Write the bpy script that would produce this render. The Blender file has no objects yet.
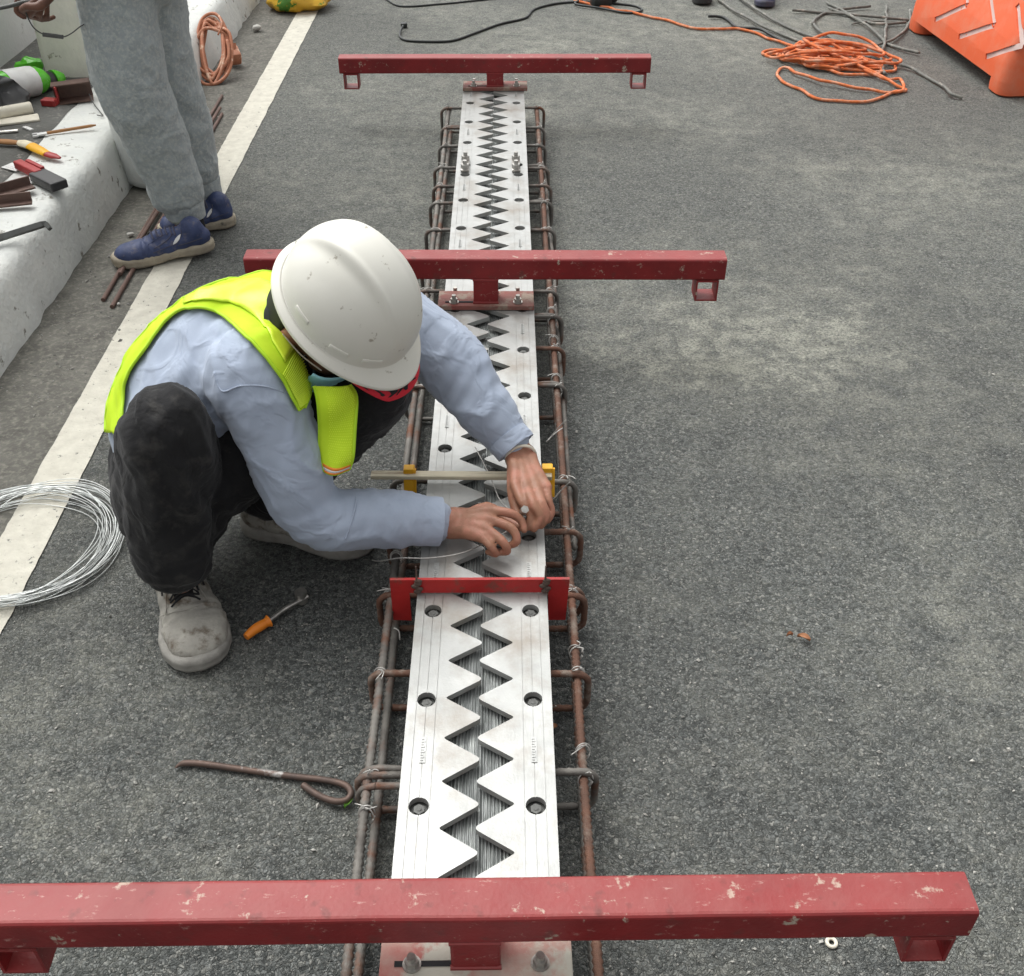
import bpy, bmesh, math, random
import numpy as np
from mathutils import Vector, Matrix, noise
from mathutils.bvhtree import BVHTree
random.seed(7)
scene = bpy.context.scene
col = scene.collection
R_ = math.radians
# ------------------------------------------------------------------ camera
FPX = 1060.0; TH = math.atan(841/FPX); YAW = math.atan(8.3/math.hypot(841, FPX)); CH = 1.4
cF = Vector((math.sin(YAW)*math.cos(TH), math.cos(YAW)*math.cos(TH), -math.sin(TH)))
cR = Vector((math.cos(YAW), -math.sin(YAW), 0)); cU = cR.cross(cF); cC = Vector((0, 0, CH))
cam = bpy.data.cameras.new('camera'); camo = bpy.data.objects.new('camera', cam); col.objects.link(camo)
cam.sensor_width = 36; cam.lens = FPX*36/1024; cam.clip_start = .05; cam.clip_end = 3000
camo.matrix_world = Matrix(((cR.x, cU.x, -cF.x, cC.x), (cR.y, cU.y, -cF.y, cC.y), (cR.z, cU.z, -cF.z, cC.z), (0, 0, 0, 1)))
scene.camera = camo
# ------------------------------------------------------------------ sky, sun, exposure (overcast day)
w = bpy.data.worlds.new('World'); scene.world = w; w.use_nodes = True
nt = w.node_tree; bg = nt.nodes['Background']
sky = nt.nodes.new('ShaderNodeTexSky'); sky.sky_type = 'NISHITA'; sky.sun_disc = False
sky.sun_elevation = R_(58); sky.sun_rotation = R_(-40); sky.air_density = 1.0; sky.dust_density = 6.0; sky.ozone_density = 1.0
hsv = nt.nodes.new('ShaderNodeHueSaturation'); hsv.inputs['Saturation'].default_value = .06
nt.links.new(sky.outputs[0], hsv.inputs['Color']); nt.links.new(hsv.outputs[0], bg.inputs['Color'])
bg.inputs['Strength'].default_value = .15
sl = bpy.data.lights.new('sun', 'SUN'); sl.energy = .55; sl.angle = R_(85); sl.color = (1, .985, .94)
so = bpy.data.objects.new('sun', sl); col.objects.link(so)
az, el = R_(-40), R_(58)       # light comes from behind and to the left
sd = Vector((math.sin(az)*math.cos(el), math.cos(az)*math.cos(el), math.sin(el)))
so.rotation_euler = sd.to_track_quat('Z', 'Y').to_euler(); so.location = sd*10
scene.view_settings.view_transform = 'Standard'; scene.view_settings.look = 'None'
scene.view_settings.exposure = 0.70; scene.view_settings.gamma = 1

# pixel of the photograph -> point at height z / at depth plane y
def P(x, y, z=0.0):
    d = cF + cR*((x-512)/FPX) + cU*((488-y)/FPX)
    return cC + d*((z-CH)/d.z)
def PY(x, y, Y):
    d = cF + cR*((x-512)/FPX) + cU*((488-y)/FPX)
    return cC + d*(Y/d.y)

# ------------------------------------------------------------------ materials
MATS = {}
def mat(name, c1, c2=None, scale=20, rough=.6, metal=0., bump=0., bscale=200, c3=None, c3scale=60, c3th=.62, spec=.4, stretch=None, rvar=.1, detail=6, bdist=.002, sheen=0., c3soft=.05, wr=0.):
    m = bpy.data.materials.new(name); m.use_nodes = True; MATS[name] = m
    t = m.node_tree; n = t.nodes; L = t.links; b = n['Principled BSDF']
    b.inputs['Metallic'].default_value = metal; b.inputs['Specular IOR Level'].default_value = spec
    if sheen: b.inputs['Sheen Weight'].default_value = sheen
    tc = n.new('ShaderNodeTexCoord'); mp = n.new('ShaderNodeMapping'); L.new(tc.outputs['Object'], mp.inputs[0])
    if stretch: mp.inputs['Scale'].default_value = stretch
    no = n.new('ShaderNodeTexNoise'); no.inputs['Scale'].default_value = scale; no.inputs['Detail'].default_value = detail; no.inputs['Roughness'].default_value = .6
    L.new(mp.outputs[0], no.inputs['Vector'])
    mx = n.new('ShaderNodeMix'); mx.data_type = 'RGBA'
    mr = n.new('ShaderNodeMapRange'); mr.inputs[1].default_value = .32; mr.inputs[2].default_value = .68
    L.new(no.outputs[0], mr.inputs[0]); L.new(mr.outputs[0], mx.inputs[0])
    c2 = c2 or tuple(v*.75 for v in c1)
    mx.inputs[6].default_value = (*c1, 1); mx.inputs[7].default_value = (*c2, 1); out = mx.outputs[2]
    if c3:
        n3 = n.new('ShaderNodeTexNoise'); n3.inputs['Scale'].default_value = c3scale; n3.inputs['Detail'].default_value = 8; n3.inputs['Roughness'].default_value = .65
        mo = n.new('ShaderNodeMapping'); mo.inputs['Location'].default_value = (3.1, 7.7, 1.3); L.new(mp.outputs[0], mo.inputs[0]); L.new(mo.outputs[0], n3.inputs['Vector'])
        r3 = n.new('ShaderNodeMapRange'); r3.inputs[1].default_value = c3th-c3soft; r3.inputs[2].default_value = c3th+c3soft; L.new(n3.outputs[0], r3.inputs[0])
        m3 = n.new('ShaderNodeMix'); m3.data_type = 'RGBA'; L.new(r3.outputs[0], m3.inputs[0]); L.new(out, m3.inputs[6]); m3.inputs[7].default_value = (*c3, 1); out = m3.outputs[2]
    L.new(out, b.inputs['Base Color'])
    rr = n.new('ShaderNodeMapRange'); rr.inputs[3].default_value = max(0, rough-rvar); rr.inputs[4].default_value = min(1, rough+rvar)
    L.new(no.outputs[0], rr.inputs[0]); L.new(rr.outputs[0], b.inputs['Roughness'])
    if bump:
        nb = n.new('ShaderNodeTexNoise'); nb.inputs['Scale'].default_value = bscale; nb.inputs['Detail'].default_value = 4; L.new(mp.outputs[0], nb.inputs['Vector'])
        bp = n.new('ShaderNodeBump'); bp.inputs['Strength'].default_value = bump; bp.inputs['Distance'].default_value = bdist
        L.new(nb.outputs[0], bp.inputs['Height']); L.new(bp.outputs[0], b.inputs['Normal'])
        if wr:
            w1 = n.new('ShaderNodeTexNoise'); w1.inputs['Scale'].default_value = 11; w1.inputs['Detail'].default_value = 3; w1.inputs['Distortion'].default_value = .8; L.new(mp.outputs[0], w1.inputs['Vector'])
            a1 = n.new('ShaderNodeMath'); a1.operation = 'SUBTRACT'; a1.inputs[1].default_value = .5; L.new(w1.outputs[0], a1.inputs[0])
            a2 = n.new('ShaderNodeMath'); a2.operation = 'ABSOLUTE'; L.new(a1.outputs[0], a2.inputs[0])
            a3 = n.new('ShaderNodeMapRange'); a3.inputs[1].default_value = 0; a3.inputs[2].default_value = .10; a3.inputs[3].default_value = 1; a3.inputs[4].default_value = 0; a3.interpolation_type = 'SMOOTHSTEP'; L.new(a2.outputs[0], a3.inputs[0])
            b2 = n.new('ShaderNodeBump'); b2.inputs['Strength'].default_value = .8; b2.inputs['Distance'].default_value = wr
            L.new(a3.outputs[0], b2.inputs['Height']); L.new(b2.outputs[0], bp.inputs['Normal'])
    return m

def asphalt_material():
    m = bpy.data.materials.new('asphalt'); m.use_nodes = True
    t = m.node_tree; n = t.nodes; L = t.links; b = n['Principled BSDF']
    tc = n.new('ShaderNodeTexCoord')
    def noi(s, d=6, r=.6, off=0):
        mp = n.new('ShaderNodeMapping'); mp.inputs['Location'].default_value = (off, off*.7, 0); L.new(tc.outputs['Object'], mp.inputs[0])
        x = n.new('ShaderNodeTexNoise'); x.inputs['Scale'].default_value = s; x.inputs['Detail'].default_value = d; x.inputs['Roughness'].default_value = r
        L.new(mp.outputs[0], x.inputs['Vector']); return x.outputs[0]
    def mrange(v, a, b_, c=0, d=1):
        x = n.new('ShaderNodeMapRange'); x.inputs[1].default_value = a; x.inputs[2].default_value = b_; x.inputs[3].default_value = c; x.inputs[4].default_value = d
        L.new(v, x.inputs[0]); return x.outputs[0]
    def mix(f, a, c, blend='MIX'):
        x = n.new('ShaderNodeMix'); x.data_type = 'RGBA'; x.blend_type = blend
        if isinstance(f, float): x.inputs[0].default_value = f
        else: L.new(f, x.inputs[0])
        for i, v in ((6, a), (7, c)):
            if isinstance(v, tuple): x.inputs[i].default_value = (*v, 1)
            else: L.new(v, x.inputs[i])
        return x.outputs[2]
    def math_(op, a, c):
        x = n.new('ShaderNodeMath'); x.operation = op
        for i, v in ((0, a), (1, c)):
            if isinstance(v, (int, float)): x.inputs[i].default_value = v
            else: L.new(v, x.inputs[i])
        return x.outputs[0]
    wob = n.new('ShaderNodeTexNoise'); wob.inputs['Scale'].default_value = 90; L.new(tc.outputs['Object'], wob.inputs['Vector'])
    va = n.new('ShaderNodeVectorMath'); va.operation = 'MULTIPLY_ADD'; L.new(wob.outputs[1], va.inputs[0]); va.inputs[1].default_value = (.016,)*3; L.new(tc.outputs['Object'], va.inputs[2])
    def voro(s, out='Distance'):
        x = n.new('ShaderNodeTexVoronoi'); x.inputs['Scale'].default_value = s; L.new(va.outputs[0], x.inputs['Vector']); return x
    v1 = voro(165); v2 = voro(380); ve = voro(165); ve.feature = 'DISTANCE_TO_EDGE'
    sep = n.new('ShaderNodeSeparateColor'); L.new(v1.outputs['Color'], sep.inputs[0])
    # stones of different greys set in dark bitumen, thin dark joints
    stone = mix(mrange(sep.outputs[0], .0, 1), (.055, .062, .060), (.205, .217, .208))
    stone = mix(mrange(sep.outputs[1], .90, .95, 0, .75), stone, (.33, .33, .30))
    sep2 = n.new('ShaderNodeSeparateColor'); L.new(v2.outputs['Color'], sep2.inputs[0])
    stone = mix(mrange(sep2.outputs[0], .25, 1, 0, .62), stone, (.035, .038, .035)); stone = mix(mrange(sep2.outputs[1], .86, .93, 0, .6), stone, (.36, .36, .33))
    crev = mrange(ve.outputs['Distance'], .0, .13, 1, 0)
    cl = mix(math_('MULTIPLY', crev, mrange(noi(70, 4, .6, 8), .40, .66, .0, .75)), stone, (.030, .032, .031))
    pits = mrange(noi(75, 5, .7, 17), .54, .64); cl = mix(math_('MULTIPLY', pits, .55), cl, (.028, .030, .028)); wsp = mrange(noi(130, 6, .8, 27), .58, .65); cl = mix(math_('MULTIPLY', wsp, .75), cl, (.36, .36, .33))
    # dust film: large pale patches, finer mottling
    dust = math_('MULTIPLY', mrange(noi(1.1, 5, .55, 2.3), .40, .66), mrange(noi(9, 8, .7, 9), .34, .62))
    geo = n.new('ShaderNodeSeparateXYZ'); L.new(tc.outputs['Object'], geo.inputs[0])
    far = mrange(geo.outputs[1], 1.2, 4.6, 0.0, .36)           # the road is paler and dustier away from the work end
    # dried slurry patch on the road, right of the middle beam
    px = math_('MULTIPLY', math_('SUBTRACT', geo.outputs[0], .66), 1.0); py = math_('MULTIPLY', math_('SUBTRACT', geo.outputs[1], 2.34), 1.6)
    rad = math_('SQRT', math_('ADD', math_('MULTIPLY', px, px), math_('MULTIPLY', py, py)), 0)
    patch = math_('MULTIPLY', mrange(math_('ADD', rad, math_('MULTIPLY', noi(6, 6, .6, 5), .9)), .68, 1.0, 1.35, 0), mrange(noi(13, 8, .85, 1), .40, .58, .1, 1.35))
    grain = math_('MULTIPLY', mrange(noi(150, 6, .8, 4), .40, .62, .15, 1), mrange(noi(17, 8, .8, 44), .36, .60, .30, 1.25))
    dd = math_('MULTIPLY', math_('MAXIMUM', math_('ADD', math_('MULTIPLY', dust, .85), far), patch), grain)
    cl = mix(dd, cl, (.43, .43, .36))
    dark = mrange(noi(.9, 4, .5, 14), .42, .62)
    cl = mix(math_('MULTIPLY', dark, .22), cl, (.045, .045, .044))
    fleck = mrange(noi(65, 3, .5, 31), .735, .76); cl = mix(math_('MULTIPLY', fleck, .6), cl, (.42, .42, .39))
    L.new(cl, b.inputs['Base Color']); b.inputs['Roughness'].default_value = .82; b.inputs['Specular IOR Level'].default_value = .35
    h = math_('ADD', math_('MULTIPLY', mrange(ve.outputs['Distance'], .0, .22, 0, 1), 1.0), math_('MULTIPLY', mrange(v2.outputs['Distance'], 0, .6, 1, 0), .25))
    h = math_('ADD', h, math_('MULTIPLY', sep.outputs[2], .5))
    h = math_('ADD', h, math_('MULTIPLY', noi(80, 6, .7), 2.6))
    bp = n.new('ShaderNodeBump'); bp.inputs['Strength'].default_value = .85; bp.inputs['Distance'].default_value = .0036
    L.new(h, bp.inputs['Height']); L.new(bp.outputs[0], b.inputs['Normal'])
    return m
ASPH = asphalt_material()
mat('gutter', (.135, .13, .112), (.075, .073, .063), 14, .9, bump=.9, bscale=160, c3=(.21, .20, .17), c3scale=70, c3th=.60, c3soft=.12, bdist=.004)
mat('walk', (.13, .13, .12), (.075, .075, .068), 9, .9, bump=.8, bscale=130, c3=(.22, .21, .19), c3scale=40, c3th=.6, bdist=.004)
mat('line', (.56, .54, .46), (.45, .43, .365), 30, .8, bump=.8, bscale=170, c3=(.12, .12, .11), c3scale=55, c3th=.66, bdist=.003, c3soft=.03)
mat('pierpaint', (.80, .785, .69), (.70, .69, .61), 12, .75, bump=.9, bscale=60, c3=(.30, .28, .22), c3scale=24, c3th=.66, c3soft=.03)
mat('whitewash', (.65, .66, .62), (.56, .575, .55), 9, .75, bump=.9, bscale=60, c3=(.22, .21, .18), c3scale=20, c3th=.635, c3soft=.02, bdist=.004)
mat('wallpaint', (.66, .68, .66), (.57, .59, .57), 3, .8, bump=.5, bscale=80, c3=(.3, .3, .27), c3scale=18, c3th=.70, bdist=.003)
mat('plate', (.43, .435, .42), (.33, .335, .322), 14, .40, metal=.45, bump=.35, bscale=260, c3=(.27, .25, .22), c3scale=9, c3th=.58, c3soft=.10, bdist=.0008)
mat('platedark', (.16, .165, .155), (.10, .10, .095), 40, .6, metal=.3, bump=.4)
mat('ribbed', (.33, .345, .335), (.14, .15, .145), 60, .5, metal=.35, bump=.6, bscale=400, c3=(.42, .44, .42), c3scale=60, c3th=.60, stretch=(1.6, .22, 1))
mat('rebar', (.20, .19, .17), (.11, .10, .09), 25, .65, metal=.35, bump=.5, bscale=500, c3=(.16, .07, .04), c3scale=14, c3th=.58, c3soft=.08)
mat('rust', (.155, .075, .048), (.10, .06, .045), 30, .8, metal=.2, bump=.6, bscale=450, c3=(.24, .20, .165), c3scale=25, c3th=.6, c3soft=.08)
mat('tie', (.50, .49, .46), (.33, .32, .30), 60, .45, metal=.5)
mat('galv', (.60, .62, .60), (.46, .48, .47), 60, .38, metal=.6)
def red_material():
    m = mat('red', (.235, .017, .018), (.165, .013, .014), 14, .50, bump=.4, bscale=150, c3=(.40, .33, .26), c3scale=24, c3th=.635, c3soft=.02, bdist=.0015)
    # pale road dust lies on the upward faces
    t = m.node_tree; n = t.nodes; L = t.links; b = n['Principled BSDF']
    src = b.inputs['Base Color'].links[0].from_socket
    g = n.new('ShaderNodeNewGeometry'); s = n.new('ShaderNodeSeparateXYZ'); L.new(g.outputs['Normal'], s.inputs[0])
    no = n.new('ShaderNodeTexNoise'); no.inputs['Scale'].default_value = 28; no.inputs['Detail'].default_value = 8
    tc = n.new('ShaderNodeTexCoord'); L.new(tc.outputs['Object'], no.inputs['Vector'])
    r = n.new('ShaderNodeMapRange'); r.inputs[1].default_value = .3; r.inputs[2].default_value = .75; r.inputs[3].default_value = .12; r.inputs[4].default_value = .42; L.new(no.outputs[0], r.inputs[0])
    up = n.new('ShaderNodeMapRange'); up.inputs[1].default_value = .6; up.inputs[2].default_value = .95; L.new(s.outputs[2], up.inputs[0])
    mu = n.new('ShaderNodeMath'); mu.operation = 'MULTIPLY'; L.new(r.outputs[0], mu.inputs[0]); L.new(up.outputs[0], mu.inputs[1])
    mx = n.new('ShaderNodeMix'); mx.data_type = 'RGBA'; L.new(mu.outputs[0], mx.inputs[0]); L.new(src, mx.inputs[6]); mx.inputs[7].default_value = (.37, .125, .112, 1)
    n4 = n.new('ShaderNodeTexNoise'); n4.inputs['Scale'].default_value = 120; n4.inputs['Detail'].default_value = 8; n4.inputs['Roughness'].default_value = .75; mp4 = n.new('ShaderNodeMapping'); mp4.inputs['Scale'].default_value = (.35, 1, .6); L.new(tc.outputs['Object'], mp4.inputs[0]); L.new(mp4.outputs[0], n4.inputs['Vector'])
    r4 = n.new('ShaderNodeMapRange'); r4.inputs[1].default_value = .60; r4.inputs[2].default_value = .66; r4.inputs[4].default_value = .55; L.new(n4.outputs[0], r4.inputs[0])
    m4 = n.new('ShaderNodeMix'); m4.data_type = 'RGBA'; L.new(r4.outputs[0], m4.inputs[0]); L.new(mx.outputs[2], m4.inputs[6]); m4.inputs[7].default_value = (.45, .28, .24, 1)
    n5 = n.new('ShaderNodeTexNoise'); n5.inputs['Scale'].default_value = 38; n5.inputs['Detail'].default_value = 6; L.new(tc.outputs['Object'], n5.inputs['Vector'])
    r5_ = n.new('ShaderNodeMapRange'); r5_.inputs[1].default_value = .60; r5_.inputs[2].default_value = .74; r5_.inputs[4].default_value = .75; L.new(n5.outputs[0], r5_.inputs[0])
    m5 = n.new('ShaderNodeMix'); m5.data_type = 'RGBA'; L.new(r5_.outputs[0], m5.inputs[0]); L.new(m4.outputs[2], m5.inputs[6]); m5.inputs[7].default_value = (.12, .03, .025, 1)
    L.new(m5.outputs[2], b.inputs['Base Color'])
red_material()
mat('basered', (.36, .05, .045), (.40, .36, .30), 11, .7, bump=.6, bscale=120, c3=(.42, .40, .34), c3scale=9, c3th=.50, c3soft=.03)
mat('basebrown', (.22, .055, .045), (.20, .10, .08), 15, .7, bump=.6, bscale=120, c3=(.26, .20, .155), c3scale=22, c3th=.56, c3soft=.05)
mat('brightred', (.46, .022, .02), (.34, .02, .02), 12, .5, bump=.2, c3=(.10, .07, .05), c3scale=14, c3th=.64, c3soft=.06)
mat('steel', (.52, .50, .46), (.30, .29, .27), 60, .35, metal=.8)
mat('shirt', (.37, .425, .52), (.315, .365, .455), 12, .92, bump=.5, bscale=650, sheen=.15, bdist=.0006, spec=.15, wr=.0015)
mat('vest', (.50, .70, .03), (.43, .62, .02), 18, .75, spec=.2)
mat('vestband', (.66, .84, .05), (.60, .78, .04), 30, .35, bump=.5, bscale=500, bdist=.0008)
mat('vestedge', (.42, .68, .02), (.38, .62, .02), 30, .7)
mat('orangetape', (.85, .25, .03), None, 30, .6)
mat('silvertape', (.62, .62, .60), (.5, .5, .5), 60, .35)
mat('black', (.017, .017, .018), (.010, .010, .011), 14, .85, bump=.7, bscale=500, c3=(.045, .043, .040), c3scale=24, c3th=.64, c3soft=.1, sheen=.08, spec=.2, bdist=.0008, wr=.0016)
mat('skin', (.33, .165, .10), (.24, .112, .068), 35, .5, bump=.5, bscale=420, bdist=.0007, c3=(.40, .17, .115), c3scale=30, c3th=.55, c3soft=.1)
mat('skindark', (.16, .07, .042), (.11, .05, .032), 30, .55, bump=.4, bscale=300)
mat('helmet', (.70, .69, .625), (.66, .65, .58), 5, .42, bump=.12, bscale=60, c3=(.36, .33, .27), c3scale=46, c3th=.665, c3soft=.03, rvar=.12)
mat('maskblue', (.36, .72, .82), (.33, .66, .76), 40, .8, bump=.3)
mat('scarf', (.025, .025, .028), (.02, .02, .022), 40, .9, c3=(.45, .45, .44), c3scale=55, c3th=.58, c3soft=.02)
mat('capred', (.60, .018, .035), (.50, .015, .03), 20, .7)
mat('capblack', (.015, .015, .017), None, 20, .8)
mat('greypants', (.335, .37, .372), (.275, .305, .307), 30, .95, bump=.7, bscale=300, sheen=.15, spec=.15, detail=12, bdist=.0012, c3=(.42, .44, .42), c3scale=110, c3th=.56, c3soft=.1, wr=.0016)
mat('blueshoe', (.045, .065, .15), (.028, .04, .095), 30, .6, bump=.3, c3=(.13, .12, .14), c3scale=40, c3th=.62, c3soft=.08)
mat('blueshoe2', (.06, .06, .10), (.07, .07, .09), 30, .7)
mat('sole', (.40, .35, .26), (.28, .245, .19), 30, .8, bump=.5, c3=(.12, .11, .09), c3scale=40, c3th=.64)
mat('dustyshoe', (.38, .365, .32), (.25, .24, .215), 26, .9, bump=.9, bscale=160, c3=(.12, .095, .07), c3scale=22, c3th=.57, c3soft=.06)
mat('dustysole', (.33, .32, .29), (.22, .21, .19), 30, .9, bump=.6)
mat('white', (.72, .72, .70), (.6, .6, .58), 30, .6)
mat('grayshirt', (.3, .3, .28), None, 30, .9)
mat('rope', (.66, .18, .065), (.52, .14, .05), 60, .8, bump=.8, bscale=500, c3=(.62, .33, .22), c3scale=30, c3th=.56, c3soft=.1, spec=.15)
mat('peachcord', (.50, .20, .11), (.36, .15, .085), 40, .6, c3=(.62, .42, .30), c3scale=25, c3th=.6)
mat('cable', (.022, .025, .024), None, 40, .5)
mat('greywire', (.17, .17, .15), (.11, .11, .10), 40, .7, c3=(.3, .28, .24), c3scale=25, c3th=.6)
mat('barrier', (.76, .14, .05), (.70, .12, .042), 3, .5, bump=.25, bscale=120, c3=(.66, .20, .11), c3scale=7, c3th=.58, c3soft=.12)
mat('chevron', (.60, .47, .43), (.50, .38, .35), 12, .6)
mat('yellow', (.80, .42, .015), (.70, .36, .015), 20, .5)
mat('wood', (.72, .66, .50), (.58, .52, .38), 14, .8, bump=.4, stretch=(.2, 2, 2), c3=(.24, .19, .13), c3scale=14, c3th=.63)
mat('woodbrown', (.40, .20, .08), (.30, .15, .06), 20, .7, stretch=(.3, 1, 1))
mat('orangegrip', (.80, .24, .02), (.7, .2, .02), 20, .45)
mat('greenplastic', (.12, .58, .03), (.10, .48, .03), 15, .25)
mat('blackplastic', (.03, .03, .032), (.05, .05, .05), 20, .45)
mat('toolred', (.36, .03, .03), (.28, .025, .025), 20, .5)
mat('brownsteel', (.15, .09, .07), (.10, .065, .055), 20, .7, metal=.2, bump=.4)
mat('darksteel', (.10, .105, .10), (.07, .07, .065), 30, .5, metal=.3)
mat('hookiron', (.15, .10, .08), (.10, .075, .065), 30, .6, metal=.5, c3=(.45, .44, .42), c3scale=20, c3th=.62)
mat('leaf', (.16, .34, .05), (.12, .28, .04), 80, .5)
mat('dryleaf', (.40, .20, .10), (.32, .15, .08), 60, .8)
mat('bagyellow', (.72, .45, .04), (.62, .34, .03), 6, .35, c3=(.08, .22, .03), c3scale=9, c3th=.56, c3soft=.01)
mat('bagpurple', (.10, .05, .08), (.06, .03, .05), 20, .4, c3=(.6, .55, .5), c3scale=22, c3th=.6, c3soft=.02)
mat('stone', (.48, .47, .43), (.34, .33, .30), 40, .85, bump=.5)
mat('pebble', (.34, .33, .30), (.14, .14, .13), 9, .9)
mat('cream', (.70, .66, .55), (.62, .58, .48), 30, .6)

# ------------------------------------------------------------------ mesh helpers
ORG = {}
def tag(o, label=None, cat=None, group=None, kind=None):
    if label: o['label'] = label
    if cat: o['category'] = cat
    if group: o['group'] = group
    if kind: o['kind'] = kind
    return o
def thing(name, loc, label, cat, group=None):
    o = bpy.data.objects.new(name, None); col.objects.link(o); o.location = loc; o.empty_display_size = .05
    ORG[o.name] = Vector(loc); return tag(o, label, cat, group)
class G:
    def __init__(s): s.v = []; s.f = []
    def add(s, vs, fs):
        k = len(s.v); s.v += [Vector(v) for v in vs]; s.f += [tuple(i+k for i in f) for f in fs]; return s
    def box(s, c, size, M=None, bev=0):
        x, y, z = (d/2 for d in size); c = Vector(c)
        if bev:
            bm = bmesh.new(); bmesh.ops.create_cube(bm, size=1)
            for v in bm.verts: v.co = Vector((v.co.x*2*x, v.co.y*2*y, v.co.z*2*z))
            bmesh.ops.bevel(bm, geom=bm.edges[:], offset=bev, segments=2, profile=.5, affect='EDGES')
            vs = [v.co.copy() for v in bm.verts]; fs = [[v.index for v in f.verts] for f in bm.faces]; bm.free()
        else:
            vs = [Vector((a*x, b*y, e*z)) for a in (-1, 1) for b in (-1, 1) for e in (-1, 1)]
            fs = [(0, 1, 3, 2), (4, 6, 7, 5), (0, 4, 5, 1), (2, 3, 7, 6), (0, 2, 6, 4), (1, 5, 7, 3)]
        if M: vs = [M @ v for v in vs]
        return s.add([v+c for v in vs], fs)
    def tube(s, pts, r, n=8, closed=False, cap=True, flat=None):
        pts = [Vector(p) for p in pts]; N = len(pts); rr = r if hasattr(r, '__len__') else [r]*N
        vs = []; up = None
        for i, p in enumerate(pts):
            a = pts[(i-1) % N] if (closed or i > 0) else p; b = pts[(i+1) % N] if (closed or i < N-1) else p
            t = (b-a)
            if t.length < 1e-9: t = Vector((0, 0, 1))
            t.normalize()
            if up is None: up = Vector((0, 0, 1)) if abs(t.z) < .9 else Vector((1, 0, 0))
            u = up - t*up.dot(t)
            if u.length < 1e-5: u = t.orthogonal()
            u.normalize(); up = u; w_ = t.cross(u)
            for k in range(n):
                an = 2*math.pi*k/n; vs.append(p + (u*math.cos(an)*(flat or 1) + w_*math.sin(an))*rr[i])
        fs = []
        for i in range(N if closed else N-1):
            j = (i+1) % N
            for k in range(n): fs.append((i*n+k, i*n+(k+1) % n, j*n+(k+1) % n, j*n+k))
        if cap and not closed: fs += [tuple(range(n))[::-1], tuple((N-1)*n+k for k in range(n))]
        return s.add(vs, fs)
    def cyl(s, a, b, r, r2=None, n=16): return s.tube([a, b], [r, r if r2 is None else r2], n)
    def prism(s, poly, z0, z1, M=None):
        n = len(poly); vs = [Vector((x, y, z0)) for x, y in poly]+[Vector((x, y, z1)) for x, y in poly]
        if M: vs = [M @ v for v in vs]
        return s.add(vs, [tuple(range(n))[::-1], tuple(range(n, 2*n))]+[(i, (i+1) % n, n+(i+1) % n, n+i) for i in range(n)])
    def grid(s, rows, closed=False):
        m = len(rows[0]); vs = [p for r in rows for p in r]; fs = []
        for i in range(len(rows)-1):
            for k in range(m if closed else m-1): fs.append((i*m+k, i*m+(k+1) % m, (i+1)*m+(k+1) % m, (i+1)*m+k))
        return s.add(vs, fs)
    def ball(s, c, r, M=None, n=12):
        c = Vector(c); rx, ry, rz = r if hasattr(r, '__len__') else (r, r, r); rows = []
        for i in range(n+1):
            a = math.pi*i/n; rr = max(math.sin(a), 1e-4)
            row = [Vector((rx*rr*math.cos(2*math.pi*k/(2*n)), ry*rr*math.sin(2*math.pi*k/(2*n)), -rz*math.cos(a))) for k in range(2*n)]
            rows.append([(M @ p if M else p)+c for p in row])
        return s.grid(rows, True)
    def build(s, name, m, parent=None, smooth=True, org=None, angle=40):
        o_ = ORG[parent.name] if parent is not None else (Vector(org) if org is not None else Vector((0, 0, 0)))
        me = bpy.data.meshes.new(name); me.from_pydata([tuple(v-o_) for v in s.v], [], s.f); me.update()
        me.materials.append(MATS[m] if isinstance(m, str) else m)
        o = bpy.data.objects.new(name, me); col.objects.link(o)
        ORG[o.name] = o_
        if parent is not None: o.parent = parent
        elif org is not None: o.location = o_
        if smooth:
            me.shade_smooth()
            if angle and angle < 180: me.set_sharp_from_angle(angle=R_(angle))
        return o
def spline(pts, n=8, closed=False):
    pts = [Vector(p) for p in pts]; N = len(pts); out = []
    for i in range(N if closed else N-1):
        if closed: a, b, c, d = pts[(i-1) % N], pts[i], pts[(i+1) % N], pts[(i+2) % N]
        else: a, b, c, d = pts[max(i-1, 0)], pts[i], pts[i+1], pts[min(i+2, N-1)]
        for k in range(n):
            t = k/n; out.append(.5*((2*b)+(c-a)*t+(2*a-5*b+4*c-d)*t*t+(3*b-a-3*c+d)*t**3))
    if not closed: out.append(pts[-1])
    return out
def rot(ax, deg): return Matrix.Rotation(R_(deg), 3, ax)
def frame(x, z):        # matrix whose X column is x and Z column close to z
    x = Vector(x).normalized(); z = Vector(z); z = (z-x*z.dot(x)).normalized(); y = z.cross(x)
    return Matrix((x, y, z)).transposed()
def dup(o, loc=None):
    c = o.copy(); col.objects.link(c); ORG[c.name] = ORG[o.name]
    for ch in list(o.children):
        k = ch.copy(); col.objects.link(k); k.parent = c; ORG[k.name] = ORG[ch.name]
        for g in ch.children:
            q = g.copy(); col.objects.link(q); q.parent = k
    return c
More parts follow.
